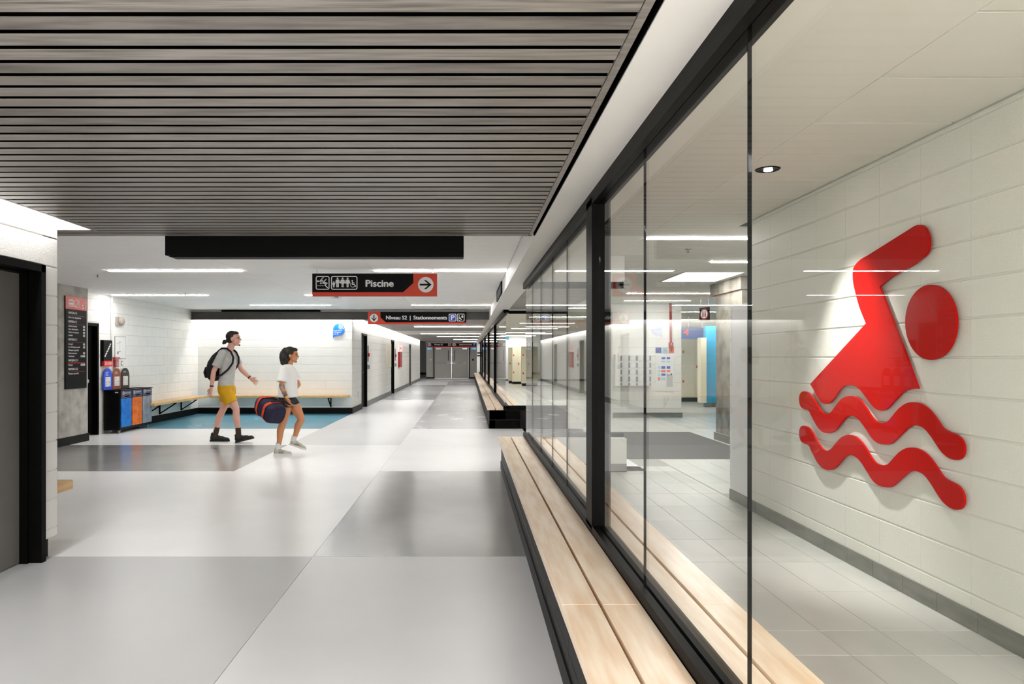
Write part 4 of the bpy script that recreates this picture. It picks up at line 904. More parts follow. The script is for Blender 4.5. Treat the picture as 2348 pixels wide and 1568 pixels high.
# --- blue 4 panel, lockers
bp = thing('number_panel', (6.6, 20.9, 1.93), 'blue overhead panel with an orange number 4', 'sign')
P21 = PF(20.9, 1350, 680, 3.7324)
mb = MB(); mb.prism([P21(*c) for c in ((760, 265), (1023, 265), (1023, 345), (990, 363), (760, 363))], NF, -.12, 0); mb.build('panel', 'blue_panel', bp); MB().cyl((6.5, 20.95, 2.27), (6.5, 20.95, 2.655), .01).cyl((6.9, 20.95, 2.27), (6.9, 20.95, 2.655), .01).build('hanger', 'chrome', bp)
text('4', P21(806, 330), 54/3.7324/F*20.9, 52/3.7324/F*20.9, 'orange', bp, ext=.004, weight=.036)
def lockers(Y, x0, n, wd, h, label, doors2=True, face='F', dep=.45):
    t = thing('locker_unit', (x0+n*wd/2, Y+dep/2, 0), label, 'locker', 'cream metal lockers')
    MB().box(x0, x0+n*wd, Y+.02, Y+dep, .13, h, .004).build('body', 'locker', t); MB().box(x0+.02, x0+n*wd-.02, Y+.05, Y+dep-.02, 0, .13).build('plinth', 'rubber', t)
    for i in range(n):
        for (z0, z1) in (((.14, h*.53), (h*.53+.01, h-.01)) if (doors2 and i % 2 == 0) else ((.14, h-.01),)):
            d = MB().box(x0+i*wd+.006, x0+(i+1)*wd-.006, Y, Y+.02, z0, z1, .003).build('door', 'locker', t)
            MB().box(x0+i*wd+.04, x0+i*wd+.10, Y-.02, Y, (z0+z1)/2, (z0+z1)/2+.08, .003).build('lock', 'lock_red', d)
            mb = MB()
            for zz in (z1-.16, z0+.10):
                for k in range(3): mb.box(x0+i*wd+wd*.35, x0+i*wd+wd*.7, Y-.003, Y, zz+k*.025, zz+k*.025+.006)
            mb.build('louvres', 'mortar', d)
    return t
lockers(22.4, 5.45, 3, .42, 2.0, 'cream lockers with red locks left under the blue number 4 panel, partly hidden', True)
l2_ = lockers(22.4, 6.71, 2, .44, 2.0, 'cream lockers with red locks right under the blue number 4 panel', True)
MB().box(7.42, 7.50, 22.30, 22.40, .6, 1.5, .02).build('black_cover', 'rubber', l2_)
MB().box(6.52, 6.68, 19.9, 20.2, .12, 1.95, .004).build('end_panel', 'locker', label='narrow cream end panel at the left edge of the cyan wall', cat='panel')
lockers(36.9, 2.30, 2, .26, 1.92, 'cream double locker bank seen through the far glass end', True)
lockers(38.4, 2.20, 1, .22, 1.92, 'narrow cream locker just left of the double locker bank behind the far glass', False)
lockers(34.6, 2.62, 3, .26, 1.92, 'cream locker bank nearest to the far glass end, cut by the glass edge', True)
# --- round pictogram sign hanging near the column
ng = thing('round_warning_sign', (4.92, 14.8, 2.18), 'small black hanging sign with a red ringed white disc', 'sign')
Rz = Matrix.Translation((4.92, 14.8, 2.16))@Matrix.Rotation(math.radians(-62), 4, 'Z')
MB().box(-.13, .13, 0, .02, 0, .28).xf(Rz).build('panel', 'sign_black', ng)
for r, m_, h in ((.115, 'deep_red', .003), (.09, 'sign_white', .005)):
    MB().cyl((0, -h, .14), (0, 0, .14), r, n=28).xf(Rz).build('disc', m_, ng)
mb = MB(); PI_ = lambda x, y: Vector((x, -.005, y)); 
for dx in (-.03, .03): mb.box(dx-.012, dx+.012, -.007, -.005, .08, .16).cyl((dx, -.007, .18), (dx, -.005, .18), .014, n=10)
mb.xf(Rz).build('figures', 'sign_black', ng)
MB().cyl((-.1, .01, .28), (-.1, .01, .49), .004, n=6).cyl((.1, .01, .28), (.1, .01, .49), .004, n=6).xf(Rz).build('hanger', 'chrome', ng)
# ================================================================ recycling station
rs = thing('recycling_station', (-6.53, 13.66, 0), 'black three-bin recycling cabinet with blue, orange and grey doors', 'recycling bins')
RX0, RX1, RY0, RY1 = XL+.03, -6.36, 13.02, 14.33
MB().box(RX0, RX1-.02, RY0, RY1, .06, .785, .004).build('cabinet', 'bin_black', rs)
MB().box(RX0-.005, RX1+.005, RY0-.01, RY1+.01, .785, .80, .003).build('top', 'bin_black', rs)
for i in range(3): MB().box(RX0+.07, RX1-.08, RY0+.1+i*.43, RY0+.36+i*.43, .7985, .802).build('top_opening', 'dark_void', rs)
for x in (RX0+.08, RX1-.07):
    for y in (RY0+.08, RY1-.08):
        c_ = MB().cyl((x-.012, y, .03), (x+.012, y, .03), .03, n=16).build('caster', 'mid_grey', rs); MB().box(x-.02, x+.02, y-.02, y+.02, .045, .062).build('caster_plate', 'chrome', c_)
for i, (m_, nm) in enumerate((('bin_blue', 'RECYCLAGE'), ('bin_orange', 'COMPOSTAGE'), ('bin_grey', 'DÉCHETS'))):
    y0 = RY0+.03+i*.43; y1 = y0+.39
    d = MB().box(RX1-.02, RX1, y0, y1, .11, .635, .003).build('door', m_, rs, label=('blue leaf-print door', 'orange leaf-print door', 'grey leaf-print door')[i])
    mb = MB(); rnd = random.Random(i)
    PB = lambda u, v_: Vector((RX1, u, v_))
    for k in range(9):
        u, v_ = rnd.uniform(y0+.06, y1-.06), rnd.uniform(.17, .58); an = rnd.uniform(0, 6.28)
        pts = [(u+.035*math.cos(an+t)*(1+.4*math.sin(3*t)), v_+.045*math.sin(an+t)) for t in (0, .9, 1.8, 2.7, 3.6)]; stroke(mb, PB, pts, .005, NR, 0, .001, round_=False)
    mb.build('leaf_print', {'bin_blue': 'sign_blue', 'bin_orange': 'board_brown', 'bin_grey': 'grey_plastic'}[m_], d)
    MB().cyl((RX1, y1-.05, .52), (RX1+.008, y1-.05, .52), .013, n=12).build('latch', 'chrome', d)
    hh = MB().box(RX1-.02, RX1+.001, y0, y1, .645, .775, .002).build('header', 'bin_head', rs)
    MB().box(RX1-.03, RX1+.003, y0+.13, y0+.30, .665, .685).build('slot', 'dark_void', hh)
    text(nm, (RX1+.001, y0+.12, .725), .022, .22, 'sign_white', hh, face='R', ext=.002)
    mb = MB(); PH = lambda u, v_: Vector((RX1+.001, u, v_)); 
    pts = [(y0+.075+.026*math.cos(math.radians(a)), .735+.026*math.sin(math.radians(a))) for a in range(0, 360, 30)]; stroke(mb, PH, pts, .011, NR, 0, .002, closed=True, round_=False); mb.build('loop_logo', 'sign_white', hh)
MB().box(RX1-.10, RX1-.04, RY0-.012, RY0-.008, .745, .765).build('label_plate', 'sign_white', rs)
for i, (m_, t1, lb) in enumerate((('board_blue', ['MATIÈRES', 'RECY-', 'CLABLES'], 'rounded blue sorting board standing at the back of the recycling cabinet'), ('board_brown', ['MATIÈRES', 'COMPOST'], 'rounded brown sorting board standing at the back of the recycling cabinet'), ('board_black', ['DÉCHETS'], 'rounded black sorting board standing at the back of the recycling cabinet'))):
    y0 = 12.965+i*.335; y1 = y0+.32; ym = (y0+y1)/2; xx = XL+.055
    t = thing('sorting_board', (xx, ym, .80), lb, 'sign', 'arched sorting boards above the bins')
    pts = [(xx, y0, .80)]+[(xx, ym-.16*math.cos(math.radians(a)), 1.03+.165*math.sin(math.radians(a))) for a in range(0, 181, 12)]+[(xx, y1, .80)]
    MB().prism(pts, NR, -.012, 0).build('panel', m_, t)
    MB().box(xx, xx+.002, ym-.095, ym+.095, .86, 1.035, .0005).build('poster', 'sign_white', t)
    mb = MB(); rnd = random.Random(5+i); PQ = lambda u, v_: Vector((xx+.002, u, v_))
    for k in range(5):
        u, v_ = ym-.05+.1*(k % 2), .89+.05*(k//2); stroke(mb, PQ, [(u+rnd.uniform(-.03, .03), v_+rnd.uniform(-.018, .018)) for _ in range(4)], .006, NR, 0, .001, round_=False)
    mb.build('sketches', 'mid_grey' if i != 1 else 'grey_plastic', t)
    for k, s_ in enumerate(t1): text(s_, (xx, ym-.09, 1.11-.026*k), .02, .11 if len(s_) > 5 else .08, 'sign_white', t, face='R', ext=.002)
# ================================================================ alcove benches
def bracket(par, x, y, d):                          # d = direction from wall to the front edge
    d = Vector(d); s_ = Vector((-d.y, d.x, 0))*.012; o = Vector((x, y, 0)); mb = MB()
    def bar(p, q, h):
        p, q = Vector(p), Vector(q); u = (q-p).normalized(); t = u.cross(s_).normalized()*h/2
        mb.prism([p+t, q+t, q-t, p-t], s_.normalized(), -.012, .012)
    bar(o+d*.014+Vector((0, 0, .16)), o+d*.014+Vector((0, 0, .42)), .028); bar(o+d*.014+Vector((0, 0, .408)), o+d*.38+Vector((0, 0, .408)), .024); bar(o+d*.02+Vector((0, 0, .18)), o+d*.36+Vector((0, 0, .40)), .022)
    mb.build('bracket', 'black_metal', par)
wb = thing('wall_bench', (XL+.2, 16.0, .42), 'maple slab wall bench along the left alcove wall beside the bins', 'bench', 'maple wall benches in the alcove')
MB().box(XL+.02, XL+.42, 14.25, 17.22, .42, .475, .004).build('seat', 'maple_edge', wb)
for y in (14.62, 15.42, 16.58): bracket(wb, XL+.0, y, (1, 0, 0))
wb2 = thing('wall_bench', (-4.6, 17.44, .42), 'maple slab wall bench along the back alcove wall, behind the walking people', 'bench', 'maple wall benches in the alcove')
MB().box(XL+.425, -2.93, 17.225, 17.62, .42, .475, .004).build('seat', 'maple_edge', wb2)
for x in (-5.86, -4.6, -3.40): bracket(wb2, x, 17.65, (0, -1, 0))
nb = thing('wall_bench', (-3.4, 5.2, .42), 'thick maple bench end sticking out behind the near left wall', 'bench')
s_ = MB(); s_.prism([(-4.3, 5.05, .42), (-2.95, 5.05, .42), (-2.95, 5.31, .42), (-2.99, 5.37, .42), (-4.3, 5.37, .42)], (0, 0, 1), 0, .056); s_.build('seat', 'maple_edge', nb)
bracket(nb, -3.15, 5.045, (0, .8, 0))
# ================================================================ corridor wall hardware
def cw_thing(name, px, py, lb, cat): p = side(px, py, -2.875); return thing(name, p, lb, cat), p
for i, (pa, pb, lb) in enumerate((((842.6, 847), (792, 846), 'red and grey door control strip right of the first black corridor door'), ((905.4, 909), (799, 840), 'red and grey door control strip right of the second black corridor door'))):
    a, b_ = side(pa[0], 819, -2.875), side(pa[1], 819, -2.875)
    zt, zb = side(pa[0], pb[0], -2.875).z, side(pa[0], pb[1], -2.875).z; h = zt-zb
    t = thing('door_control', (-2.87, a.y, zb), lb, 'door control')
    MB().box(-2.875, -2.845, a.y, a.y+.06, zb+h*.32, zt).build('rail', 'grey_plastic', t); MB().box(-2.875, -2.82, a.y, a.y+.14, zb+h*.53, zb+h*.68, .004).build('red_box', 'label_red', t)
    MB().box(-2.875, -2.82, a.y-.05, a.y+.16, zb, zb+h*.17, .004).build('push_box', 'grey_plastic', t)
a, b_ = side(885.5, 819, -2.875), side(896, 819, -2.875)
t = thing('access_panel', (-2.87, (a.y+b_.y)/2, .9), 'large cream access panel on the corridor wall between the two black doors', 'access panel')
MB().box(-2.875, -2.855, a.y, b_.y, side(885.5, 843.5, -2.875).z, side(885.5, 786.5, -2.875).z, .004).build('panel', 'locker', t)
MB().cyl((-2.855, a.y+.5, 1.6), (-2.845, a.y+.5, 1.6), .03, n=12).build('latch', 'gold', t)
a, b_ = side(912.5, 819, -2.875), side(917.5, 819, -2.875)
t = thing('fire_cabinet', (-2.83, (a.y+b_.y)/2, .8), 'dark red fire hose cabinet on the left corridor wall', 'fire cabinet')
MB().box(-2.875, -2.80, a.y, b_.y, 1.62, 1.68, .003).box(-2.875, -2.79, a.y, b_.y, side(912.5, 842, -2.875).z, 1.66, .004).build('body', 'fire_red', t); MB().box(-2.79, -2.785, a.y+.1, b_.y-.1, 1.0, 1.5).build('door', 'deep_red', t)
P_ = PF(a.y, 0, 0, 1); p, q = P_(913.5, 791), P_(924, 807)
t = thing('fire_sign', (p.x+.1, a.y, q.z), 'white projecting fire hose sign with red border above the red cabinet', 'sign')
MB().box(-2.874, q.x, a.y-.05, a.y-.03, q.z, p.z, .002).build('panel', 'sign_white', t)
mb = MB(); ring(mb, PF(a.y-.05), rrect(915.4, 792.5, 923, 805.6, .6), rrect(916, 793.2, 922.4, 805, .4), NF, 0, .004); PP = PF(a.y-.05); disc(mb, PP, 919.2, 796.5, 1.2, NF, 0, .004, 10); disc(mb, PP, 919.2, 799.8, 1.3, NF, 0, .004, 10); stroke(mb, PP, [(919.2, 796), (919.2, 800)], 1, NF, 0, .004, round_=False); mb.build('red_print', 'label_red', t)
t = thing('power_outlet', (-2.87, 18.6, .42), 'tall white outlet plate low on the wall corner before the first black door', 'outlet')
MB().box(-2.875, -2.868, 18.55, 18.64, .33, .52, .002).build('plate', 'white_paint', t); MB().box(-2.868, -2.866, 18.575, 18.615, .35, .41).box(-2.868, -2.866, 18.575, 18.615, .44, .50).build('socket', 'mid_grey', t)
for nm, xx, lb in (('hand_sensor', .33, 'dark round sensor on the grey wall right of the double doors'), ('wall_sensor', -2.45, 'small white sensor on the grey wall left of the double doors')):
    t = thing(nm, (xx, 46.87, 1.2), lb, 'sensor'); MB().ell((xx, 46.88, 1.24), (.05, .03, .07)).build('body', 'black_metal' if xx > 0 else 'sign_white', t)
t = thing('phone_box', (.66, 45.55, 1.5), 'small black and white intercom on the white post right of the far doors', 'intercom')
MB().box(.60, .74, 45.55, 45.6, 1.63, 1.72).box(.60, .74, 45.55, 45.6, 1.46, 1.54).build('unit', 'black_metal', t); MB().box(.62, .72, 45.555, 45.6, 1.54, 1.63).build('plate', 'sign_white', t)
# ================================================================ people
def hand(mb, wrist, d, spread, palm, s=1.0, curl=.35, thumb=1):
    """wrist point, pointing direction, across-the-knuckles direction (towards the little finger), palm-side direction"""
    wr, d, sp_, pn = Vector(wrist), Vector(d).normalized(), Vector(spread).normalized(), Vector(palm).normalized()
    c = wr+d*.048*s
    R = Matrix((d, sp_, pn)).transposed()
    mb.ell(c, (.052*s, .040*s, .016*s), 14, 8, R); mb.cap(wr-d*.03, wr+d*.02*s, .022*s, .024*s, 10)
    for i, ln in enumerate((.92, 1.0, .94, .76)):
        b = wr+d*.085*s+sp_*(i-1.5)*.0212*s; u = (d+sp_*(i-1.5)*.11).normalized()
        for k, seg in enumerate((.042, .027, .021)):
            an = curl*(.6+.5*k); u = (u*math.cos(an)+pn*math.sin(an)).normalized(); e = b+u*seg*ln*s
            mb.cap(b, e, (.0086-.0006*k)*s, (.0082-.0007*k)*s, 8); b = e
    b = wr+d*.025*s-sp_*.030*s*thumb; u = (d*.75-sp_*.65*thumb+pn*.25).normalized()
    for seg in (.036, .028): e = b+u*seg*s; mb.cap(b, e, .0115*s, .0095*s, 8); b = e; u = (u+d*.4+pn*.25).normalized()
def head(mb, c, s=1.0, tilt=0):
    c = Vector(c); q = lambda x, y, z: c+Matrix.Rotation(tilt, 3, 'Y')@(Vector((x, y, z))*s)
    mb.ell(q(-.012, 0, .03), (.096*s, .077*s, .088*s)); mb.ell(q(.028, 0, -.035), (.062*s, .058*s, .072*s))
    mb.ell(q(.03, 0, .045), (.062*s, .064*s, .05*s))
    mb.cap(q(.083, 0, .02), q(.107, 0, -.018), .009*s, .014*s, 8); mb.ell(q(.066, 0, -.093), (.025*s, .028*s, .02*s)); mb.ell(q(.082, 0, -.05), (.017*s, .024*s, .012*s))
    for y in (-1, 1): mb.ell(q(-.005, .077*y, -.005), (.018*s, .009*s, .03*s)); mb.ell(q(.06, .036*y, -.012), (.022*s, .022*s, .02*s)); mb.ell(q(.075, .03*y, .034), (.016*s, .024*s, .008*s))
    return q
def limb(mb, pts, rs, n=14):
    for i in range(len(pts)-1): mb.cap(pts[i], pts[i+1], rs[i], rs[i+1], n)
def shoe(par, ankle, heading, pitch, mu, ms, L=.275, name='shoe', stripe=None):
    """built on the ground at origin heel = x 0, then pitched about the heel and placed so that the heel sits under the ankle"""
    up = MB(); up.ell((.06, 0, .05), (.062, .040, .045)).ell((.13, 0, .042), (.09, .041, .036)).ell((.205, -.0, .032), (.066, .044, .026)); up.cap((.05, 0, .05), (.045, 0, .095), .040, .036, 14); up.cap((.09, 0, .062), (.18, 0, .035), .033, .026, 12)
    so = MB(); out = [(.0, .02), (.02, .036), (.08, .037), (.15, .042), (.21, .047), (.255, .035), (.275, .01), (.275, -.01), (.255, -.035), (.21, -.045), (.15, -.038), (.08, -.037), (.02, -.036), (0, -.02)]
    so.prism([(x, y, 0) for x, y in out], (0, 0, 1), 0, .026)
    k = L/.275; Mx = Matrix.Translation(Vector(ankle))@Matrix.Rotation(heading, 4, 'Z')@Matrix.Rotation(-pitch, 4, 'Y')@Matrix.Translation(Vector((-.055*k, 0, 0)))@Matrix.Scale(k, 4)
    u_ = blob_part(up.xf(Mx), name, mu, par, .007, 3); W[u_.name] = W[par.name]
    so.xf(Mx).build('sole', ms, u_)
    lc = MB()
    for i in range(4): lc.cyl((.10+.022*i, -.026, .088-.010*i), (.10+.022*i, .026, .088-.010*i), .0035, n=6)
    lc.xf(Mx).build('laces', 'mid_grey' if mu == 'shoe_cream' else 'sole_black', u_)
    if stripe:
        st_ = MB()
        for x0 in (.09, .115, .14): st_.cyl((x0, -.043, .03), (x0+.022, -.040, .062), .0035, n=6)
        st_.xf(Mx).build('side_mark', stripe, u_)
    return u_
T3 = lambda o: Matrix.Translation(Vector(o))
# ---------------------------------------------------------------- man
MX, MY = -3.978, 11.76
O = Vector((MX, MY, 0)); g = lambda x, y, z: O+Vector((x, y, z))
man = thing('person', O, 'person in a grey t-shirt and mustard shorts walking right, hair in a bun', 'person')
sk = MB()
sk.loft([(MX-.03, MY, .86, .09, .13), (MX-.03, MY, .95, .11, .16), (MX-.01, MY, 1.08, .095, .14), (MX+.0, MY, 1.25, .11, .155), (MX-.0, MY, 1.38, .108, .17), (MX-.0, MY, 1.46, .085, .15), (MX+.01, MY, 1.51, .06, .075)])
limb(sk, [g(.01, 0, 1.44), g(.065, 0, 1.60)], [.062, .055]); q = head(sk, g(.105, 0, 1.70), 1.06, -.05)
def nleg(y, hip, knee, ankle, mb, s=1.0):
    h, k_, a = g(hip[0], y, hip[1]), g(knee[0], y, knee[1]), g(ankle[0], y, ankle[1])
    m1 = h.lerp(k_, .5)+Vector((.012, 0, 0)); c1 = k_.lerp(a, .3)+Vector((-.018, 0, 0))
    limb(mb, [h, m1, k_, c1, k_.lerp(a, .7), a, a-Vector((-.01, 0, .05))], [.092*s, .082*s, .054*s, .057*s, .042*s, .035*s, .036*s])
nleg(.09, (-.02, .85), (-.11, .52), (-.245, .135), sk); nleg(-.09, (.0, .85), (.175, .54), (.215, .13), sk)
sh_n, el_n, wr_n = g(-.02, -.19, 1.455), g(-.145, -.235, 1.17), g(-.175, -.25, .905)
limb(sk, [sh_n, sh_n.lerp(el_n, .5), el_n, el_n.lerp(wr_n, .3), wr_n], [.045, .044, .038, .040, .027]); hand(sk, wr_n, (-.30, 0, -1), (-.9, .3, .2), (.2, .9, 0), 1.0, .38, -1)
sh_f, el_f, wr_f = g(.02, .19, 1.455), g(.155, .235, 1.19), g(.31, .24, 1.045)
limb(sk, [sh_f, sh_f.lerp(el_f, .5), el_f, el_f.lerp(wr_f, .3), wr_f], [.045, .044, .038, .040, .027]); hand(sk, wr_f, (1, -.05, -.72), (-.6, 0, -.8), (-.2, -1, -.1), 1.0, .4, 1)
skin = blob_part(sk, 'body', 'skin', man, .005, 3)
sh = MB()
sh.loft([(MX-.025, MY, .905, .128, .172), (MX-.02, MY, 1.0, .122, .168), (MX-.005, MY, 1.12, .118, .165), (MX+.005, MY, 1.27, .132, .18), (MX+.0, MY, 1.40, .128, .19), (MX-.005, MY, 1.475, .10, .16), (MX+.005, MY, 1.53, .066, .085)])
for a_s, a_e, tr in ((sh_n, el_n, .74), (sh_f, el_f, .70)):
    e_ = a_s.lerp(a_e, tr); sh.cyl(a_s, e_, .068, .073, 18).ell(a_s+Vector((0, 0, .004)), (.070, .066, .066)).cap(a_s, Vector((MX, MY+(a_s.y-MY)*.3, 1.455)), .066, .07)
blob_part(sh, 't_shirt', 'tee_grey', man, .008, 3)
so_ = MB(); so_.loft([(MX-.0, MY, .78, .13, .175), (MX-.01, MY, .84, .142, .187), (MX-.015, MY, .90, .14, .182), (MX-.025, MY, .945, .124, .168)])
so_.cyl(g(-.025, .09, .84), g(-.065, .09, .655), .104, .112, 20).cyl(g(.005, -.09, .84), g(.092, -.09, .65), .104, .112, 20)
blob_part(so_, 'shorts', 'shorts', man, .008, 3)
hr = MB(); hr.ell(q(-.03, 0, .045), (.101, .088, .093)).ell(q(-.055, 0, -.01), (.07, .078, .06)).ell(q(.025, 0, .092), (.06, .068, .034)); hr.ell(q(-.145, 0, -.035), (.035, .035, .038)).ell(q(-.118, 0, -.028), (.03, .025, .02)); hr.ell(q(-.165, 0, -.055), (.022, .022, .022))
blob_part(hr, 'hair', 'hair', man, .007, 2)
for y in (-1, 1):
    MB().ell(q(.086, .030*y, .017), (.008, .008, .006), 10, 6).build('eye', 'eye', man, smooth=True); MB().ell(q(.095, .030*y, .034), (.004, .016, .003), 10, 6).build('eyebrow', 'hair', man)
MB().ell(q(.098, 0, -.049), (.008, .022, .007), 10, 6).build('mouth', 'lip', man); MB().ell(q(.078, 0, -.098), (.022, .024, .014), 10, 6).build('beard', 'hair', man)
def sock(ank, y, kx, z1, m, par, dx=0, r=.044):
    a = g(ank[0], y, ank[1]); b_ = a+Vector((kx*(z1-ank[1]), 0, z1-ank[1])); MB().cyl(a-Vector((0, 0, .05)), b_, r, r*1.02, 18).build('sock', m, par, smooth=False)
sock((-.245, .11), .09, .35, .235, 'sock_brown', man); sock((.214, .13), -.09, -.08, .245, 'sock_brown', man)
shoe(man, g(-.255, .09, 0), 0, 0, 'shoe_black', 'sole_black', .325); shoe(man, g(.225, -.09, .008), 0, .24, 'shoe_black', 'sole_black', .315)
def band(p, d, r, m, par): d = Vector(d).normalized(); MB().cyl(Vector(p)-d*.012, Vector(p)+d*.012, r, n=18).build('wristband', m, par)
band(wr_n+Vector((.003, 0, .03)), (-.1, 0, -1), .031, 'band', man); band(wr_f-Vector((.02, 0, -.018)), (1, 0, -.9), .031, 'band', man)
# backpack
bpk = thing('backpack', g(-.22, 0, 1.0), 'black backpack worn by the person in mustard shorts', 'backpack')
pk = MB(); pk.loft([(MX-.22, MY, 1.01, .05, .12), (MX-.225, MY, 1.06, .095, .155), (MX-.235, MY, 1.18, .115, .165), (MX-.215, MY, 1.32, .10, .155), (MX-.175, MY, 1.43, .07, .13), (MX-.145, MY, 1.49, .03, .09)])
blob_part(pk, 'pack_body', 'pack', bpk, .01, 6)
pk = MB(); pk.loft([(MX-.325, MY, 1.06, .03, .10), (MX-.345, MY, 1.15, .035, .12), (MX-.325, MY, 1.24, .03, .10)]); blob_part(pk, 'front_pocket', 'pack', bpk, .01, 4)
for y in (-1, 1):
    mb = MB(); mb.tube([g(-.12, .12*y, 1.49), g(-.05, .125*y, 1.545), g(.03, .13*y, 1.545), g(.10, .13*y, 1.49), g(.142, .135*y, 1.40), g(.135, .155*y, 1.30), g(.07, .18*y, 1.20), g(-.03, .178*y, 1.12), g(-.14, .15*y, 1.07)], .017, 8)
    blob_part(mb, 'shoulder_strap', 'pack', bpk, .007, 2)
# ---------------------------------------------------------------- woman
WX, WY = -2.635, 10.26
O = Vector((WX, WY, 0)); sc_ = .86
wo = thing('person', O, 'person in a white t-shirt with dark curly hair, carrying a duffel bag', 'person')
sk = MB()
sk.loft([(WX+.03, WY, .74, .08, .12), (WX+.03, WY, .82, .10, .15), (WX+.03, WY, .93, .08, .12), (WX+.035, WY, 1.06, .09, .125), (WX+.03, WY, 1.17, .09, .135), (WX+.025, WY, 1.25, .065, .115), (WX+.035, WY, 1.29, .045, .055)])
limb(sk, [g(.035, 0, 1.22), g(.07, 0, 1.34)], [.048, .044]); q = head(sk, g(.088, 0, 1.425), .93, .02)
def wleg(y, h, k_, a):
    h, k_, a = g(*h), g(*k_), g(*a); h.y += y; k_.y += y; a.y += y; c1 = k_.lerp(a, .3)+Vector((-.015, 0, 0))
    limb(sk, [h, h.lerp(k_, .5)+Vector((.01, 0, 0)), k_, c1, k_.lerp(a, .7), a], [.088, .078, .05, .052, .037, .031])
wleg(-.08, (.03, 0, .78), (-.015, 0, .46), (-.085, 0, .10)); wleg(.08, (.05, 0, .78), (.215, 0, .50), (.095, 0, .19))
sh_n, el_n, wr_n = g(.01, -.155, 1.215), g(-.0, -.215, .985), g(.085, -.235, .815)
limb(sk, [sh_n, sh_n.lerp(el_n, .5), el_n, el_n.lerp(wr_n, .3), wr_n], [.043, .039, .033, .034, .023]); hand(sk, wr_n, (.35, 0, -1), (-.9, .1, -.3), (.2, .2, .1), .9, .75, -1)
sh_f, el_f, wr_f = g(.05, .15, 1.21), g(.15, .17, 1.0), g(.10, -.03, .90)
limb(sk, [sh_f, sh_f.lerp(el_f, .5), el_f, el_f.lerp(wr_f, .3), wr_f], [.043, .039, .033, .034, .023]); hand(sk, wr_f, (-.1, -.9, -.5), (0, -.5, -.9), (-1, 0, 0), .85, .6, 1)
blob_part(sk, 'body', 'tan_skin', wo, .005, 3)
sh = MB(); sh.loft([(WX+.035, WY, .825, .14, .19), (WX+.035, WY, .93, .135, .185), (WX+.04, WY, 1.05, .128, .175), (WX+.035, WY, 1.17, .118, .17), (WX+.03, WY, 1.25, .092, .145), (WX+.035, WY, 1.30, .058, .075)])
for a_s, a_e, tr in ((sh_n, el_n, .72), (sh_f, el_f, .72)):
    e_ = a_s.lerp(a_e, tr); sh.cyl(a_s, e_, .062, .074, 18).ell(a_s+Vector((0, 0, .004)), (.064, .060, .060)).cap(a_s, Vector((WX+.03, WY+(a_s.y-WY)*.3, 1.22)), .060, .064)
blob_part(sh, 't_shirt', 'tee_white', wo, .008, 3)
so_ = MB(); so_.loft([(WX+.03, WY, .74, .115, .162), (WX+.03, WY, .86, .118, .165)]); so_.cyl(g(.035, -.08, .78), g(.03, -.08, .69), .098, .104, 18).cyl(g(.05, .08, .78), g(.10, .08, .69), .09, .10, 18); blob_part(so_, 'shorts', 'dark_shorts', wo, .008, 3)
hr = MB()
hr.ell(q(-.025, 0, .05), (.092, .085, .085)).ell(q(-.075, 0, -.04), (.07, .088, .085)).ell(q(-.10, 0, -.11), (.065, .085, .05)).ell(q(.03, 0, .09), (.06, .06, .032))
rnd = random.Random(3)
for i in range(80):
    a, b_ = rnd.uniform(1.7, 4.6), rnd.uniform(-1.2, 1.15); p = q(-.055+.105*math.cos(a)*math.cos(b_), .095*math.sin(a)*math.cos(b_)*1.0, -.02+.125*math.sin(b_)); hr.ell(p, (.029,)*3, 8, 6)
blob_part(hr, 'hair', 'hair', wo, .007, 1)
for y in (-1, 1): MB().ell(q(.084, .030*y, .017), (.008, .008, .006), 10, 6).build('eye', 'eye', wo, smooth=True); MB().ell(q(.093, .030*y, .034), (.004, .015, .003), 10, 6).build('eyebrow', 'hair', wo)
MB().ell(q(.098, 0, -.049), (.008, .02, .007), 10, 6).build('mouth', 'lip', wo)
limb_ = MB(); limb_.cyl(el_n.lerp(sh_n, .12), el_n, .037, .0345, 16).cyl(el_n, el_n.lerp(wr_n, .8), .0355, .028, 16).ell(el_n, (.0355,)*3); limb_.build('tattoo', 'tattoo', wo, smooth=True)
band(wr_n+Vector((-.01, 0, .02)), (.35, 0, -1), .027, 'gold', wo)
for a, b_ in (((-.085, -.08, .085), (-.08, -.08, .17)), ((.092, .08, .185), (.115, .08, .255))): MB().cyl(g(*a), g(*b_), .040, .039, 18).build('sock', 'sock_white', wo)
shoe(wo, g(-.095, -.08, 0), 0, 0, 'shoe_cream', 'sole_white', .262, stripe='sign_black'); shoe(wo, g(.085, .08, .115), 0, -.32, 'shoe_cream', 'sole_white', .255, stripe='sign_black')
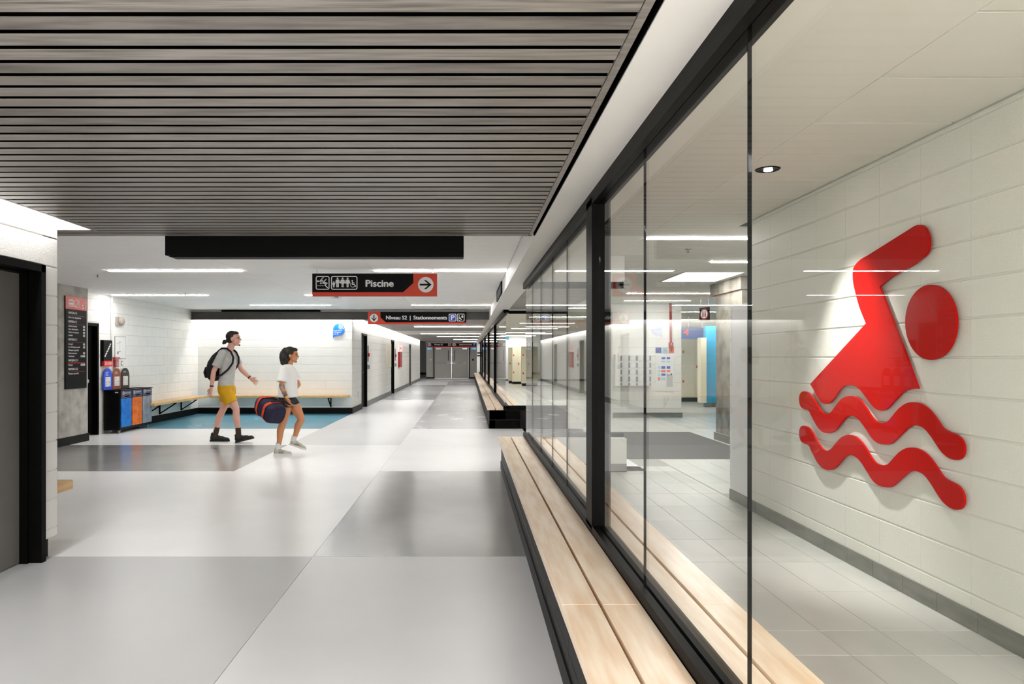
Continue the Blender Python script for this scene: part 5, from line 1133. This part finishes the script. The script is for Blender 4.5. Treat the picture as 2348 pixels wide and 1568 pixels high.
# duffel
dc = Vector((WX-.13, WY-.36, .70)); ax = Vector((.76, -.58, -.36)).normalized(); a_, b_, d_ = basis(ax)
df = thing('duffel_bag', (dc.x, dc.y, .52), 'navy duffel bag with two orange straps, held by the person in white', 'bag')
mb = MB()
secs = [(-.20, .10), (-.185, .135), (-.12, .157), (0, .163), (.12, .159), (.185, .15), (.20, .12)]
n = 24; vs = []; fs = []
def bagp(an, r, t):
    c_, s_n = math.cos(an), math.sin(an); sg = 1.04 if s_n < 0 else .80; k = .96-.45*max(0, -t-.02)
    return dc+d_*t+a_*math.copysign(abs(c_)**.68, c_)*r*.98*k+b_*math.copysign(abs(s_n)**.74, s_n)*r*sg*k*(1+.06*math.sin(3*an+11*t)+.03*math.sin(7*an-20*t))-Vector((0, 0, .35*t*t+.012*math.sin(14*t)))
for (t, r) in secs:
    for i in range(n): an = 2*math.pi*i/n; vs.append(bagp(an, r, t))
for j in range(len(secs)-1):
    for i in range(n): fs.append((j*n+i, j*n+(i+1) % n, (j+1)*n+(i+1) % n, (j+1)*n+i))
fs += [tuple(range(n))[::-1], tuple((len(secs)-1)*n+i for i in range(n))]; mb.add(vs, fs)
blob_part(mb, 'bag_body', 'navy', df, .011, 5)
for t in (-.10, .055):
    mb = MB(); r0, r1 = .158, .169
    for i in range(n):
        A = bagp
        p, q_ = 2*math.pi*i/n, 2*math.pi*(i+1)/n
        mb.add([A(p, r0, t), A(q_, r0, t), A(q_, r1, t), A(p, r1, t), A(p, r0, t+.042), A(q_, r0, t+.042), A(q_, r1, t+.042), A(p, r1, t+.042)], [(3, 2, 6, 7), (0, 3, 7, 4), (1, 5, 6, 2)])
    mb.build('webbing_strap', 'strap', df)
for t in (.195,):
    mb = MB(); mb.tube([bagp(an, .138, t) for an in [2*math.pi*i/20 for i in range(21)]], .004, 6); mb.tube([bagp(1.4, .11, t+.004), bagp(4.9, .10, t+.006)], .004, 6); mb.build('piping', 'piping', df)
gp = wr_n+Vector((.045, -.01, -.085))
for t in (-.08, .075):
    top = dc+d_*t+b_*.12; mb = MB(); mb.tube([top+a_*.05, top.lerp(gp, .5)+a_*.05+Vector((0, 0, .03)), gp+Vector((0, 0, .0)), top.lerp(gp, .5)-a_*.05+Vector((0, 0, .03)), top-a_*.05], .007, 8); mb.build('carry_handle', 'pack', df)
